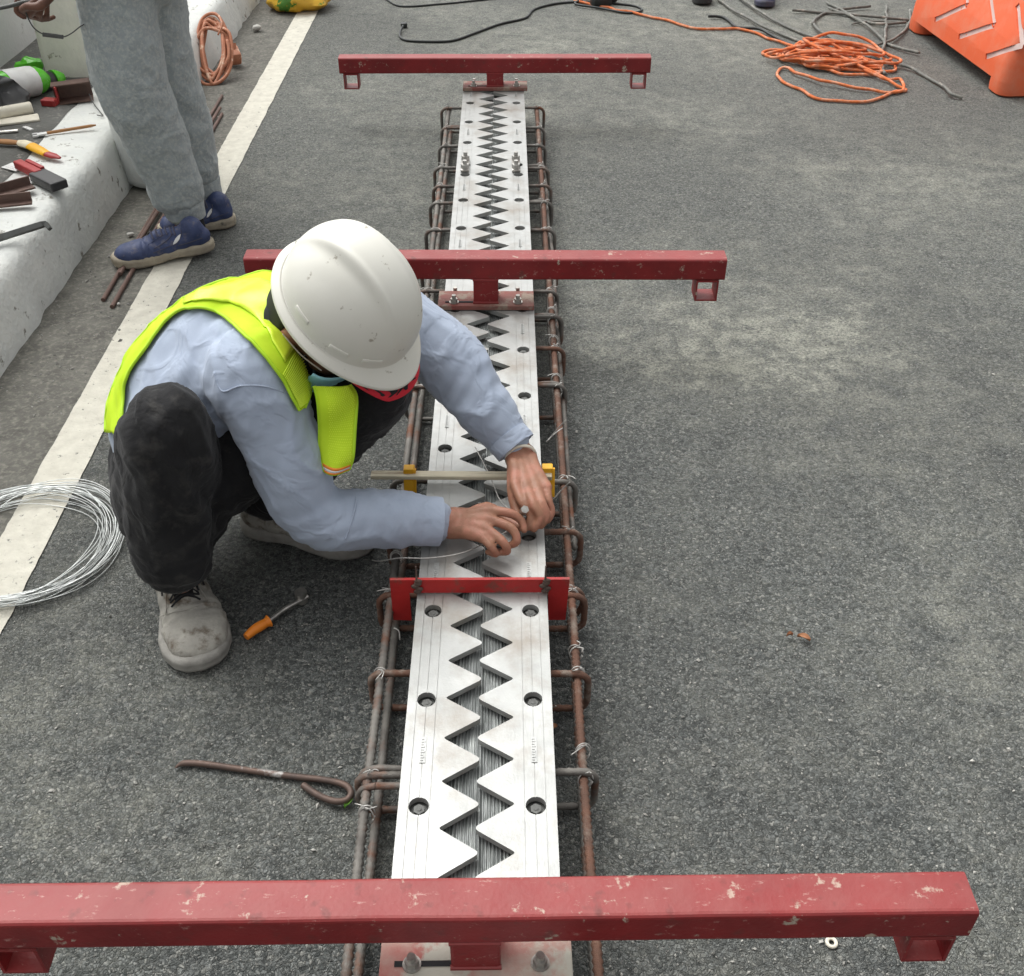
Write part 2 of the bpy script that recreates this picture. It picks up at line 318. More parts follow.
def remesh(g, voxel, smooth=3, factor=.5):
    """union of overlapping closed shapes as ONE smooth surface -> (verts, faces)"""
    me = bpy.data.meshes.new('tmp'); me.from_pydata([tuple(v) for v in g.v], [], g.f)
    bm = bmesh.new(); bm.from_mesh(me); bmesh.ops.recalc_face_normals(bm, faces=bm.faces); bm.to_mesh(me); bm.free()
    o = bpy.data.objects.new('tmp', me); col.objects.link(o)
    md = o.modifiers.new('r', 'REMESH'); md.mode = 'VOXEL'; md.voxel_size = voxel
    if smooth: s = o.modifiers.new('s', 'SMOOTH'); s.iterations = smooth; s.factor = factor
    dg = bpy.context.evaluated_depsgraph_get(); dg.update(); ev = o.evaluated_get(dg); em = ev.to_mesh()
    vs = [v.co.copy() for v in em.vertices]; fs = [tuple(p.vertices) for p in em.polygons]; ns = [v.normal.copy() for v in em.vertices]
    ev.to_mesh_clear(); bpy.data.objects.remove(o); bpy.data.meshes.remove(me)
    return vs, fs, ns
def limb(g, pts, rs, sub=6, n=14, flat=None):
    """tapering tube through joints with round ends"""
    P4 = [Vector((*Vector(p), )) for p in pts]; path = spline(P4, sub); m = len(path)
    rr = []
    for i in range(m):
        t = i/(m-1)*(len(rs)-1); k = min(int(t), len(rs)-2); u = t-k; u = u*u*(3-2*u); rr.append(rs[k]*(1-u)+rs[k+1]*u)
    g.tube(path, rr, n, flat=flat); g.ball(path[0], rr[0]*.985, n=7); g.ball(path[-1], rr[-1]*.985, n=7)
    return g
FOLD = .0042
def folds(vs, ns, specs, seed=0):
    """cloth folds: specs = (centre, radius, axis along which folds repeat, wavelength, amplitude)"""
    out = []
    for v, nn in zip(vs, ns):
        d = 0
        for c, rad, ax, wl, amp in specs:
            q = (v-c).length/rad
            if q < 1:
                f = (1-q*q)**2
                ph = (v-c).dot(ax)/wl*6.283 + 3.2*noise.noise(v*9+Vector((seed, 0, 0)))
                s = math.sin(ph); d += amp*f*(s*.6+.4*(1-abs(math.sin(ph*.5+.6))*2))
        rg = 1-abs(noise.noise(Vector((v.x*16+v.z*9, v.y*16-v.z*7, v.z*10))+Vector((seed*3, 0, 4))))*2.2
        d += FOLD*max(0, rg)**3
        d += .0035*noise.noise(v*14+Vector((seed, 3, 1))) + .0016*noise.noise(v*38+Vector((seed, 9, 1)))
        out.append(v+nn*d)
    return out

# ================================================================== SETTING
def struct(o): o['kind'] = 'structure'; return o
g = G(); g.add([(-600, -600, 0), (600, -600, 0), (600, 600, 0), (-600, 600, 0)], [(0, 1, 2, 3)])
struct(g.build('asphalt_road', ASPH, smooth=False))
# gutter strip beside the kerb, edges uneven
def strip(x0, x1, y0, y1, z, jit, step, seed):
    rows = []; y = y0; 
    while y <= y1:
        a = noise.noise(Vector((y*11, seed, 0)))*jit + noise.noise(Vector((y*47, seed, 2)))*jit*.6
        b = noise.noise(Vector((y*11, seed+5, 0)))*jit + noise.noise(Vector((y*47, seed+5, 2)))*jit*.6
        rows.append([Vector((x0+a, y, z)), Vector(((x0+x1)/2, y, z)), Vector((x1+b, y, z))]); y += step
    return G().grid(rows)
g = strip(-1.30, -.985, -1, 12, .0015, .006, .02, 3); g.v = [v for v in g.v]; struct(g.build('gutter', 'gutter', smooth=False))
g = strip(-1.015, -.916, -1, 14, .003, .0028, .012, 8); struct(g.build('road_marking', 'line', smooth=False))
# kerb: rounded lumpy whitewashed profile
prof = [(-1.236, -.02), (-1.238, .02), (-1.243, .06), (-1.249, .10), (-1.255, .135), (-1.262, .158), (-1.275, .174), (-1.295, .181), (-1.33, .184), (-1.38, .186), (-1.43, .186), (-1.48, .184), (-1.55, .18)]
rows = []; y = -1.
while y < 12:
    row = []
    for k, (x, z) in enumerate(prof):
        q = Vector((x*6, y*5, z*6)); d = noise.noise(q)*.007+noise.noise(q*5)*.0022
        row.append(Vector((x+d+(.008*noise.noise(Vector((y*14, 2, 4))) if k < 2 else 0), y, z+d*.7)))
    rows.append(row); y += .022 if y < 6 else .1
struct(G().grid(rows).build('kerb', 'whitewash', smooth=True, angle=180))
rows = []; 
for i in range(260):
    y = -1+i*.05; rows.append([Vector((-1.452-.41*k/8+ (.035*noise.noise(Vector((y*5, 1, 1))) if k == 0 else 0), y, (.1865 if k == 0 else .1915))) for k in range(9)])
struct(G().grid(rows).build('walkway', 'walk', smooth=False))
# parapet wall along the walkway
rows = []
for i in range(120):
    y = -1+i*.11
    rows.append([Vector((-1.85+noise.noise(Vector((y*3, z*3, 0)))*.008, y, z)) for z in (.15, .2, .25, .35, .5, .7, .9)]+[Vector((-1.87, y, .93)), Vector((-2.05, y, .93)), Vector((-2.07, y, .1))])
o = G().grid(rows).build('parapet_wall', 'wallpaint', angle=180); tag(o, 'low white painted parapet wall along the far side of the walkway', 'wall')
# pier on the walkway
p0 = P(45, 78, .19); p1 = P(107, 78, .19)
poly = []
x0, x1, y0, y1, r = p0.x, p1.x, p0.y, p0.y+.30, .025
for cx, cy, a0 in ((x1-r, y0+r, -90), (x1-r, y1-r, 0), (x0+r, y1-r, 90), (x0+r, y0+r, 180)):
    for k in range(5): a = R_(a0+22.5*k); poly.append((cx+r*math.cos(a), cy+r*math.sin(a)))
g = G(); rows = []
for z in np.linspace(.17, 1.0, 24):
    rows.append([Vector((x+noise.noise(Vector((x*9, z*9, 3)))*.006, y+noise.noise(Vector((x*9, y*9, z*9)))*.006, z)) for x, y in poly])
g.grid(rows, True); k = len(g.v); n = len(poly); g.f.append(tuple(range(k-n, k)))
o = g.build('concrete_pier', 'pierpaint', org=(x0, y0, .17)); tag(o, 'chipped white painted square concrete pier on the walkway behind the green bottle', 'pier')
# drum shaped bollard in the gutter
c = P(160, 190, 0); c.y += .10; c.x -= .015
g = G(); rows = []
for z, rr in ((.0, .09), (.004, .112), (.012, .122), (.03, .127), (.08, .128), (.16, .129), (.26, .131), (.36, .134), (.40, .135), (.412, .130), (.416, .11), (.417, .001)):
    rows.append([Vector((c.x+rr*math.cos(2*math.pi*k/40), c.y+rr*math.sin(2*math.pi*k/40), z+.004)) for k in range(40)])
g.grid(rows, True); o = g.build('bollard', 'wallpaint', org=(c.x, c.y, 0), angle=60); tag(o, 'stout round white bollard in the gutter behind the grey trousers', 'bollard')

# ================================================================== EXPANSION JOINT
CX = -.043; HW = .111; ZT = .13; TD = .052; SEC = .845; NT = 11; PI_ = SEC/NT; Y0 = .658-SEC
def plate_mesh(side):
    # side -1: left plate (tips at whole pitches), +1: right plate (tips at half pitches); local: x from outer edge 0 to tip HW-.001, y 0..SEC
    pts = []; tipx = HW+.0055; notx = HW-.0015-TD
    def tri(yy):   # list of corner points along the toothed edge
        pass
    corners = []
    for k in range(2*NT+1):
        tip = (k % 2 == 0) if side < 0 else (k % 2 == 1)
        corners.append((tipx if tip else notx, k*PI_/2, tip))
    edge = []
    for i, (x, y, tip) in enumerate(corners):
        if i == 0 or i == len(corners)-1: edge.append((x-.003 if tip else x, min(max(y, .0004), SEC-.0004))); continue
        xa, ya, _ = corners[i-1]; xb, yb, _ = corners[i+1]
        f = .13 if tip else .07
        a = Vector((x+(xa-x)*f, y+(ya-y)*f)); b = Vector((x+(xb-x)*f, y+(yb-y)*f)); c_ = Vector((x, y))
        for t in (0, .33, .67, 1): q = a*(1-t)**2+c_*2*t*(1-t)+b*t*t; edge.append((q.x, q.y))
    poly = [(0, .0004)]+edge+[(0, SEC-.0004)]
    if side > 0: poly = [(-x, y) for x, y in poly][::-1]
    g = G().prism(poly, -.011, 0)
    me = bpy.data.meshes.new('toothed_plate'); me.from_pydata([tuple(v) for v in g.v], [], g.f)
    o = bpy.data.objects.new('tmpA', me); col.objects.link(o)
    c_ = G(); sg = 1 if side < 0 else -1
    holes = [.036+.1915*k for k in range(5)]
    for h in holes: c_.cyl((sg*.029, h, -.05), (sg*.029, h, .05), .0145, n=28)
    for gx in (.0145, .0446): c_.box((sg*gx, SEC/2, .0), (.0013, SEC+.1, .003))
    segs = [(-.05, holes[0])]+list(zip(holes[:-1], holes[1:]))+[(holes[-1], SEC+.05)]
    for a, b in segs: c_.box((sg*.0295, (a+b)/2, 0), (.0013, (b-a)-.026, .003))
    mc = bpy.data.meshes.new('cut'); mc.from_pydata([tuple(v) for v in c_.v], [], c_.f); oc = bpy.data.objects.new('tmpB', mc); col.objects.link(oc)
    for m_ in (me, mc):
        bm = bmesh.new(); bm.from_mesh(m_); bmesh.ops.recalc_face_normals(bm, faces=bm.faces); bm.to_mesh(m_); bm.free()
    bo = o.modifiers.new('b', 'BOOLEAN'); bo.operation = 'DIFFERENCE'; bo.object = oc; bo.solver = 'EXACT'; bo.use_self = True
    dg = bpy.context.evaluated_depsgraph_get(); dg.update()
    nm = bpy.data.meshes.new_from_object(o.evaluated_get(dg)); nm.name = 'toothed_plate'
    bpy.data.objects.remove(o); bpy.data.objects.remove(oc)
    nm.materials.clear(); nm.materials.append(MATS['plate'])
    bm = bmesh.new(); bm.from_mesh(nm)
    bm.to_mesh(nm); bm.free()
    return nm
joint = thing('expansion_joint', (CX, Y0, 0), 'long bright metal bridge expansion joint with interlocking zigzag teeth and round bolt holes', 'expansion joint')
# a bolt sunk in a hole
def bolt_mesh():
    g = G(); g.cyl((0, 0, -.030), (0, 0, -.0125), .0118, n=18)
    g.cyl((0, 0, -.0125), (0, 0, -.006), .0085, n=6); g.cyl((0, 0, -.006), (0, 0, -.0052), .0035, n=8)
    me = bpy.data.meshes.new('bolt'); me.from_pydata([tuple(v) for v in g.v], [], g.f); me.materials.append(MATS['platedark']); return me
BM = bolt_mesh()
# raised casting mark: a narrow pad with a row of little relief strokes
def mark_mesh():
    g = G(); g.box((0, 0, .0006), (.0085, .046, .0012))
    rnd = random.Random(3)
    for k in range(9):
        y = -.019+k*.0047
        g.box((-.0012, y, .0016), (.004, .0010, .0010)); 
        if k % 2: g.box((.0018, y+.0012, .0016), (.0010, .003, .0010))
        else: g.box((-.0026, y+.0010, .0016), (.0010, .0028, .0010))
    me = bpy.data.meshes.new('casting_mark'); me.from_pydata([tuple(v) for v in g.v], [], g.f); me.materials.append(MATS['plate']); return me
MKM = mark_mesh()
PL = {-1: plate_mesh(-1), 1: plate_mesh(1)}
for s in range(5):
    for side in (-1, 1):
        o = bpy.data.objects.new('toothed_plate', PL[side]); col.objects.link(o); o.parent = joint
        o.location = (side*HW, s*SEC, ZT+(.0003 if s % 2 else 0))
        for k in range(5):
            b = bpy.data.objects.new('bolt', BM); col.objects.link(b); b.parent = o; b.location = (-side*.029, .036+.1915*k, -.001*(k % 3)); b.rotation_euler.z = k*1.7+s
        for k in (1, 3):
            b = bpy.data.objects.new('casting_mark', MKM); col.objects.link(b); b.parent = o; b.location = (-side*.0295, .036+.1915*(k+.5)-.0, 0.0)
# ribbed sheet below the teeth
rows = []; nr = 26; xs = []; zs = []
for k in range(nr*4+1):
    x = CX-.066+.132*k/(nr*4); xs.append(x); zs.append(ZT-.0215+(.0022 if (k % 4) in (1, 2) else 0)+(.002 if (k//4) in (6, 13, 19) else 0))
for y in np.linspace(Y0, Y0+5*SEC-.002, 60):
    rows.append([Vector((x, y, z+.001*noise.noise(Vector((x*30, y*4, 0))))) for x, z in zip(xs, zs)])
G().grid(rows).build('ribbed_seal', 'ribbed', joint, smooth=False)
for side in (-1, 1):
    g = G(); L5 = 5*SEC-.004
    g.box((CX+side*(HW-.030), Y0+L5/2, ZT-.0155-.020), (.034, L5, .040))
    g.box((CX+side*(HW-.054), Y0+L5/2, ZT-.0155-.030), (.012, L5, .052))
    g.build('edge_channel', 'platedark', joint, smooth=False)

# ================================================================== REBAR CAGE
cage = thing('rebar_cage', (CX, .2, 0), 'rusty steel bar cage of long bars and looped stirrups under the zigzag joint', 'rebar cage')
def zy(y, h=1.30): z = FPX*h/.7834/(y+353); return (z-h*.6215)/.7834
def ribbed_bar(a, b, r, mname, wob=.003, parent=cage, seed=0, name='longitudinal_bar'):
    a = Vector(a); b = Vector(b); L_ = (b-a).length; n = int(L_/.0055); pts = []; rr = []
    for i in range(n+1):
        t = i/n; p = a.lerp(b, t); p = p+Vector((wob*noise.noise(Vector((t*L_*2.2, seed, 0))), 0, wob*noise.noise(Vector((t*L_*2.2, seed, 5)))))
        pts.append(p); rr.append(r*(1.18 if i % 2 else .84)*.93)
    return G().tube(pts, rr, 8).build(name, mname, parent, smooth=True, angle=180)
YE = zy(106)
ribbed_bar((-.206, .3, .088), (-.2055, YE, .088), .0076, 'rebar', seed=1)
ribbed_bar((-.200, .25, .018), (-.200, YE-.03, .018), .0076, 'rebar', seed=2)
ribbed_bar((.113, .28, .088), (.113, YE+.02, .088), .0072, 'rust', wob=.003, seed=3)
ribbed_bar((.1145, .2, .020), (.113, YE-.02, .020), .0072, 'rebar', seed=4)
ribbed_bar((.128, 1.5, .062), (.124, YE-.15, .066), .006, 'rebar', wob=.012, seed=6)
loopY = [.52, zy(845), zy(775), zy(671), zy(592), zy(532), zy(478), zy(430), zy(387), zy(347), zy(318), zy(289), zy(262), zy(229), zy(202), zy(185), zy(166), zy(146), zy(127), zy(108)]
skip = {1, 7}
rnd = random.Random(5)
for i, y in enumerate(loopY):
    if i in skip: continue
    xl = -.226+rnd.uniform(-.006, .004); xr = .134+rnd.uniform(-.004, .008); zt = .097+rnd.uniform(-.002, .003); zb = .012; rad = (zt-zb)/2
    tl = rnd.uniform(-.018, .018); pts = []
    rc = .021
    for cx_, cz_, a0 in ((xr-rc, zt-rc, 90), (xr-rc, zb+rc, 0), (xl+rc, zb+rc, -90), (xl+rc, zt-rc, -180)):
        for k in range(5): a = R_(a0-22.5*k); pts.append((cx_+rc*math.cos(a), y+tl*.3, cz_+rc*math.sin(a)))
    pts = [Vector(p)+Vector((0, tl*(p[0]-CX), 0)) for p in pts]
    # closed hairpin drawn through dense points, its overlapping end lies alongside
    path = []
    for k in range(len(pts)):
        a, b = pts[k], pts[(k+1) % len(pts)]; m_ = max(1, int((b-a).length/.03))
        for q in range(m_): path.append(a.lerp(b, q/m_))
    near = i < 8
    g = G()
    if near:
        dense = []; rr = []
        for k in range(len(path)):
            a, b = path[k], path[(k+1) % len(path)]; m_ = max(1, int((b-a).length/.006))
            for q in range(m_): dense.append(a.lerp(b, q/m_)); rr.append(.0058*(1.08 if len(rr) % 2 else .94))
        g.tube(dense, rr, 8, closed=True)
    else: g.tube(path, .0052, 8, closed=True)
    if i % 2 == 0:      # lap end of the bar running back under the plate
        sx = 1 if rnd.random() < .6 else -1; xe = xr if sx > 0 else xl
        lap = [Vector((xe-sx*.075, y+.014, zt-.002)), Vector((xe-sx*.03, y+.015, zt)), Vector((xe-sx*.008, y+.014, zt-.010)), Vector((xe-sx*.002, y+.012, zt-.035)), Vector((xe-sx*.012, y+.010, zt-.06))]
        g.tube(spline(lap, 5), .0055, 8)
    if i in (2,): g.tube([(xl+.03, y-.016, zt), (xl+.14, y-.016, zt)], .0055, 8); g.tube(spline([(xl+.03, y-.016, zt), (xl+.010, y-.016, zt-.008), (xl+.002, y-.015, zt-.03), (xl+.012, y-.014, zt-.05)], 4), .0055, 8)
    g.build('stirrup', 'rust' if i in (3, 4, 5, 9) else 'rebar', cage, angle=180)
# wire ties where stirrups cross the long bars
def tie(c, ax, seed):
    r2 = random.Random(seed); g = G(); c = Vector(c)
    for q in range(2):
        pts = []; R0 = .0105+.0015*q; tw = r2.uniform(-.6, .6)
        for k in range(12):
            a = k/11*6.0; pts.append(c+Vector((math.cos(a)*R0, (.006*math.sin(a*1.0+tw)+.003*q), math.sin(a)*R0-.001)))
        g.tube(spline(pts, 2), .0011, 5)
    e = c+Vector((0, 0, .014))
    for q in range(2):
        d = Vector((r2.uniform(-1, 1), r2.uniform(-1, .4), r2.uniform(.0, .5)))*.020
        g.tube(spline([e, e+d*.5+Vector((.004, 0, .004)), e+d+Vector((r2.uniform(-.006, .006), r2.uniform(-.006, .006), 0))], 3), .0010, 5)
    g.build('tie_wire', 'tie', cage, angle=180)
for i, y in enumerate(loopY):
    if i in skip: continue
    tie((-.206, y, .089), 0, i*2+1); tie((.114, y, .089), 0, i*2+50)
    if i in (2, 3, 8, 9, 10, 12): tie((.114, y+.05, .087), 0, i*2+80)
    if i in (2, 5): tie((-.203, y-.06, .089), 0, i*2+81)
# loose wire ends standing off the cage near the hands
for a, b in (((548, 440, .11), (566, 420, .16)), ((546, 442, .11), (563, 428, .13)), ((553, 500, .11), (570, 482, .15)), ((550, 503, .1), (566, 486, .12)), ((541, 718, .04), (556, 706, .08)), ((400, 640, .1), (394, 628, .12))):
    p, q = P(*a), P(*b); g = G(); g.tube(spline([p, p.lerp(q, .5)+Vector((.003, .003, .004)), q], 4), .0011, 5); g.build('tie_wire', 'tie', cage, angle=180)
g = G(); g.tube(spline([P(372, 560, .11), P(380, 561, .12), P(400, 558, .14), P(430, 558, .142), P(465, 552, .142), P(500, 535, .15), P(518, 524, .16)], 6), .0012, 5)
o = g.build('binding_wire', 'tie', org=P(430, 558, .13)); tag(o, 'thin pale wire lying across the left toothed plate towards the working hand', 'wire')
g = G(); g.tube(spline([P(475, 447, .14), P(487, 470, .142), P(494, 486, .142), P(500, 500, .142), P(512, 512, .15)], 6), .0011, 5)
o = g.build('binding_wire', 'tie', org=P(490, 480, .13)); tag(o, 'short thin wire over the zigzag gap just above the wooden stick', 'wire')

# ================================================================== RED BEAMS
def beam(c, L_, yawd, roll, basem, label, base_w=.235, first=False, ztop=.26):
    root = thing('lifting_beam', (c[0], c[1], ZT), label, 'steel beam', 'red beams bolted across the joint')
    M = rot('Z', yawd) @ rot('Y', roll); C_ = Vector((c[0], c[1], 0))
    def T(p): return C_+M @ Vector(p)
    tz = ztop-.0275; T_ = .055; h = T_/2; w_ = .004
    # hollow square tube with a slightly rounded section
    sec = []; r = .006
    for cx, cz, a0 in ((h-r, -h+r, -90), (h-r, h-r, 0), (-h+r, h-r, 90), (-h+r, -h+r, 180)):
        for k in range(4): a = R_(a0+30*k); sec.append((cx+r*math.cos(a), cz+r*math.sin(a)))
    g = G(); m = len(sec); vs = []
    NX = 40
    for i in range(NX+1):
        x = -L_/2+L_*i/NX
        vs += [T((x, y+.0006*noise.noise(Vector((x*9, y*50, c[1]))), tz+z+.0006*noise.noise(Vector((x*9, z*50, 7+c[1]))))) for y, z in sec]
    for x in (-L_/2, L_/2): vs += [T((x, y*.86, tz+z*.86)) for y, z in sec]
    fs = [(i*m+k, i*m+(k+1) % m, (i+1)*m+(k+1) % m, (i+1)*m+k) for i in range(NX) for k in range(m)]
    for e, o_ in ((0, (NX+1)*m), (NX*m, (NX+2)*m)): fs += [(e+k, e+(k+1) % m, o_+(k+1) % m, o_+k) for k in range(m)]
    fs += [((NX+1)*m+k, (NX+1)*m+(k+1) % m, (NX+2)*m+(k+1) % m, (NX+2)*m+k) for k in range(m)]
    g.add(vs, fs); g.build('beam_tube', 'red', root, angle=14)
    zb = ZT+.002+.012
    g = G(); hh = (tz-h)-zb
    g.box(T((0, -.002, zb+hh/2)), (.060, .050, hh+.0006), M, bev=.004)
    for s in (-1, 1): g.tube([T((-.031, s*.026, zb+.002)), T((.031, s*.026, zb+.002))], .0035, 6); 
    g.tube([T((-.031, -.026, zb+hh-.001)), T((.031, -.026, zb+hh-.001))], .003, 6)
    g.build('post', 'red', root, angle=14)
    g = G(); g.box(T((0, 0, ZT+.002+.006)), (base_w, .078, .012), M, bev=.0015); bp = g.build('base_plate', basem, root, angle=14)
    # adjusting slot milled beside the post
    g = G(); g.box(T((-.062, -.020, zb+.0006)), (.075, .007, .0012), M); g.build('slot', 'capblack', bp, smooth=False)
    for sx, sy in ((-1, -1), (1, -1), (-1, 1), (1, 1)):
        x, y = sx*.078, sy*.0455 if sy > 0 else -.021
        g = G(); zz = zb if sy < 0 else ZT
        a = T((x, y, zz)); a.z = zz
        g.cyl(a, a+Vector((0, 0, .0025)), .0115, n=20); g.cyl(a+Vector((0, 0, .0025)), a+Vector((0, 0, .011)), .0088, n=6); g.cyl(a+Vector((0, 0, .011)), a+Vector((0, 0, .020)), .0052, n=12)
        g.build('bolt', 'steel', root, angle=30)
    # feet: short open square tubes under the ends
    for s in (-1, 1):
        g = G(); fx = s*(L_/2-.012-.028); W_ = .054; fh = .054; t = .004; zc = tz-h-fh/2-.0005
        for dx in (-1, 1): g.box(T((fx+dx*(W_/2-t/2), 0, zc)), (t, .055, fh), M)
        for dz in (-1, 1): g.box(T((fx, 0, zc+dz*(fh/2-t/2))), (W_-2*t-.0004, .055, t), M)
        g.build('foot', 'red', root, smooth=False)
    return root
beam((P(474.5, 898, .26).x, .672, 0), 1.165, .35, -.15, 'basered', 'nearest red beam across the bottom of the photo with chipped paint', ztop=.258)
beam((P(485, 262, .26).x, 2.335, 0), 1.150, -.35, .15, 'basebrown', 'red beam just behind the crouching worker with the white helmet', ztop=.262)
beam((P(494.6, 62, .26).x, 3.965, 0), 1.125, 0, 0, 'basebrown', 'farthest red beam at the end of the zigzag joint', ztop=.245)
# lifting nuts on the joint beyond the middle beam
for px, lab in ((465, 'left'), (516, 'right')):
    a = P(px, 171, ZT); root = thing('lifting_nut', a, 'pair of stacked steel nuts on the %s toothed plate between the two farther beams' % lab, 'nut', 'nuts on the plates')
    g = G()
    g.box(a+Vector((0, .035, .005)), (.026, .10, .008), bev=.002); g.build('washer_plate', 'steel', root, angle=30)
    for dy in (0.0, .07):
        g = G(); g.cyl(a+Vector((0, dy, .009)), a+Vector((0, dy, .022)), .0125, n=6); g.cyl(a+Vector((0, dy, .022)), a+Vector((0, dy, .034)), .0065, n=12); g.build('nut', 'tie', root, angle=30)

# ------------------------------------------------------------------ red bracket straddling the plates
Yb = P(480, 591, ZT+.004).y
def xb(px, z=.13): 
    p = P(px, 594, z); return p.x
x0, x1, xi0, xi1 = xb(391), xb(569), xb(413), xb(546)
br = thing('bracket', (CX, Yb, ZT), 'flat bright red steel bracket straddling the toothed plates below the hands', 'bracket')
g = G(); zb, zt = ZT+.003, ZT+.033
pl = [(x0, zt), (x0, .068), (xi0-.006, .066), (xi0-.006, zb), (xi1+.004, zb), (xi1+.004, .066), (x1-.004, .066), (x1, zt)]
vs = [Vector((x, Yb-.003, z)) for x, z in pl]+[Vector((x, Yb+.003, z)) for x, z in pl]; n = len(pl)
g.add(vs, [(0, 1, 2, 3), (0, 3, 4, 7), (4, 5, 6, 7), (11, 10, 9, 8), (15, 12, 11, 8), (15, 14, 13, 12)]+[(i, n+i, n+(i+1) % n, (i+1) % n) for i in range(n)]); g.build('face_plate', 'brightred', br, smooth=False)
for px in (418, 545):
    g = G(); X = xb(px); g.cyl((X, Yb-.006, zt-.024), (X, Yb-.006, zt+.034), .0028, .0012, n=8)
    for k in range(5): g.ball((X+.004*math.sin(k*2.2), Yb-.006, zt-.024+k*.006), (.007, .003, .005), n=6)
    g.build('weld_pin', 'hookiron', br)
# ------------------------------------------------------------------ wooden stick with yellow ends
st = thing('measuring_stick', P(480, 476, .145), 'pale worn wooden stick laid across the toothed plates with a yellow clip near each end', 'stick')
a, b = P(371, 475, .145), P(552, 476, .145)
g = G(); d = (b-a).normalized(); M = frame(d, (0, 0, 1)); g.box((a+b)/2, ((b-a).length, .019, .009), M, bev=.002); g.build('wood_strip', 'wood', st, angle=14)
for px, yt, yb_ in ((409, 470, 500), (547.5, 469, 500)):
    t_, m_ = P(px, yt, .155), P(px, yb_-2, .10); g = G()
    M = frame((1, 0, 0), (m_-t_).normalized()); g.box((t_+m_)/2, (.020, .006, (m_-t_).length), M, bev=.002)
    g.box(t_+Vector((0, .004, .0)), (.021, .018, .009), bev=.002); g.box((t_+m_)/2+Vector((.012, .004, 0)), (.004, .012, (m_-t_).length*.96), M)
    g.build('clip', 'yellow', st, angle=14)

# ================================================================== GROUND ITEMS, NEAR
g = G(); hp = [P(175, 768, .006), P(181, 764, .007), P(190, 763, .008), P(205, 764, .008), P(240, 769, .008), P(290, 776, .008), P(325, 780, .009), P(345, 785, .012), P(351, 793, .014), P(346, 800, .012), P(334, 801, .012), P(318, 795, .010), P(303, 785, .008)]
path = spline(hp, 6); rr = [.0054*min(1, .12+i/9) for i in range(len(path))]; g.tube(path, rr, 10)
o = g.build('hooked_bar', 'hookiron', org=P(260, 780, 0)); tag(o, 'rusty pointed iron bar bent into a hook, on the asphalt beside the cage', 'iron hook')
# galvanised wire coil
cc = P(30, 545, 0); g = G(); rnd = random.Random(11)
for k in range(26):
    R0 = rnd.uniform(.150, .186)+.0; off = Vector((rnd.uniform(-.004, .012)-(.186-R0)*.35, -(.186-R0)*.65+rnd.uniform(-.006, .006), 0)); ph = rnd.uniform(0, 6.28); z0 = rnd.uniform(.004, .03); el_ = rnd.uniform(-.03, .03); rt = rnd.uniform(0, 3.1)
    pts = []
    for q in range(46):
        a = q/46*6.2832; rr = R0*(1+el_*math.cos(2*(a-rt))+.004*math.sin(7*a+ph)); pts.append(cc+off+Vector((rr*math.cos(a), rr*math.sin(a), z0+.006*math.sin(a*3+ph))))
    g.tube(spline(pts, 2, True), .0009, 5, closed=True)
p_ = [P(-5, 512, .03), P(15, 497, .03), P(45, 488, .035), P(80, 488, .035), P(96, 500, .03), P(100, 507, .03)]; g.tube(spline(p_, 6), .0011, 5)
o = g.build('wire_coil', 'galv', org=cc, angle=180); tag(o, 'coil of thin pale galvanised wire lying over the white line', 'wire coil')
# ratchet / socket handle with orange grip
wr = thing('socket_wrench', P(275, 617, 0), 'small socket wrench with orange grip on the asphalt by the grey shoe', 'wrench')
g = G(); hp = spline([P(246, 637, .012), P(254, 630, .013), P(262, 625, .013), P(269, 621, .013)], 6); n_ = len(hp); g.tube(hp, [.0065+.003*math.sin(3.1*i/n_) if i < n_-4 else .0085+.0012*(i-n_+4) for i in range(n_)], 12); g.build('grip', 'orangegrip', wr, angle=60)
g = G(); g.tube(spline([P(269, 621, .012), P(282, 611, .013), P(290, 606, .014), P(303, 599, .014)], 5), .0045, 8); g.cyl(P(302, 601, .003), P(302, 601, .003)+Vector((0, 0, .024)), .0115, n=14); g.tube([P(303, 599, .014), P(308, 596, .016)], .005, 8)
g.build('shaft', 'steel', wr, angle=50)
wb = P(297, 594, .010)
# ring washer
c = P(831, 944, 0); g = G(); ring = [c+Vector((.0062*math.cos(a), .0062*math.sin(a), .004)) for a in np.linspace(0, 2*math.pi, 20, endpoint=False)]
g.tube(ring, .0026, 8, closed=True); tag(g.build('washer', 'cream', org=c), 'small pale washer on the asphalt under the nearest red beam', 'washer')
# leaf by the cage
def leafm(c, L_, W_, yawd, m, name, label):
    M = rot('Z', yawd); rows = []
    for i in range(9):
        t = i/8; ww = W_*math.sin(math.pi*min(.98, t*.96+.02))**.8
        rows.append([c+M @ Vector((L_*(t-.5), ww*(k-2)/4, .004+.003*abs(k-2)+.004*math.sin(t*3)+.001)) for k in range(5)])
    g = G(); g.grid(rows); g.v += [v+Vector((0, 0, -.0012)) for v in g.v]; h_ = len(g.v)//2; g.f += [tuple(i+h_ for i in f[::-1]) for f in g.f[:]]
    tag(g.build(name, m, org=c, angle=180), label, 'leaf')
leafm(P(349, 806, 0), .020, .011, 60, 'leaf', 'leaf', 'small green leaf on the asphalt by the looped end of the iron bar')
leafm(P(803, 641, 0), .024, .012, -30, 'dryleaf', 'dry_leaf', 'brown dry leaf on the open asphalt right of the cage')
leafm(P(789, 638, 0), .012, .006, 10, 'dryleaf', 'dry_leaf', 'tiny brown leaf scrap beside the larger dry leaf')
leafm(P(554, 731, 0), .014, .010, 40, 'dryleaf', 'dry_leaf', 'brown leaf scrap between the plate and the right rusty bar')
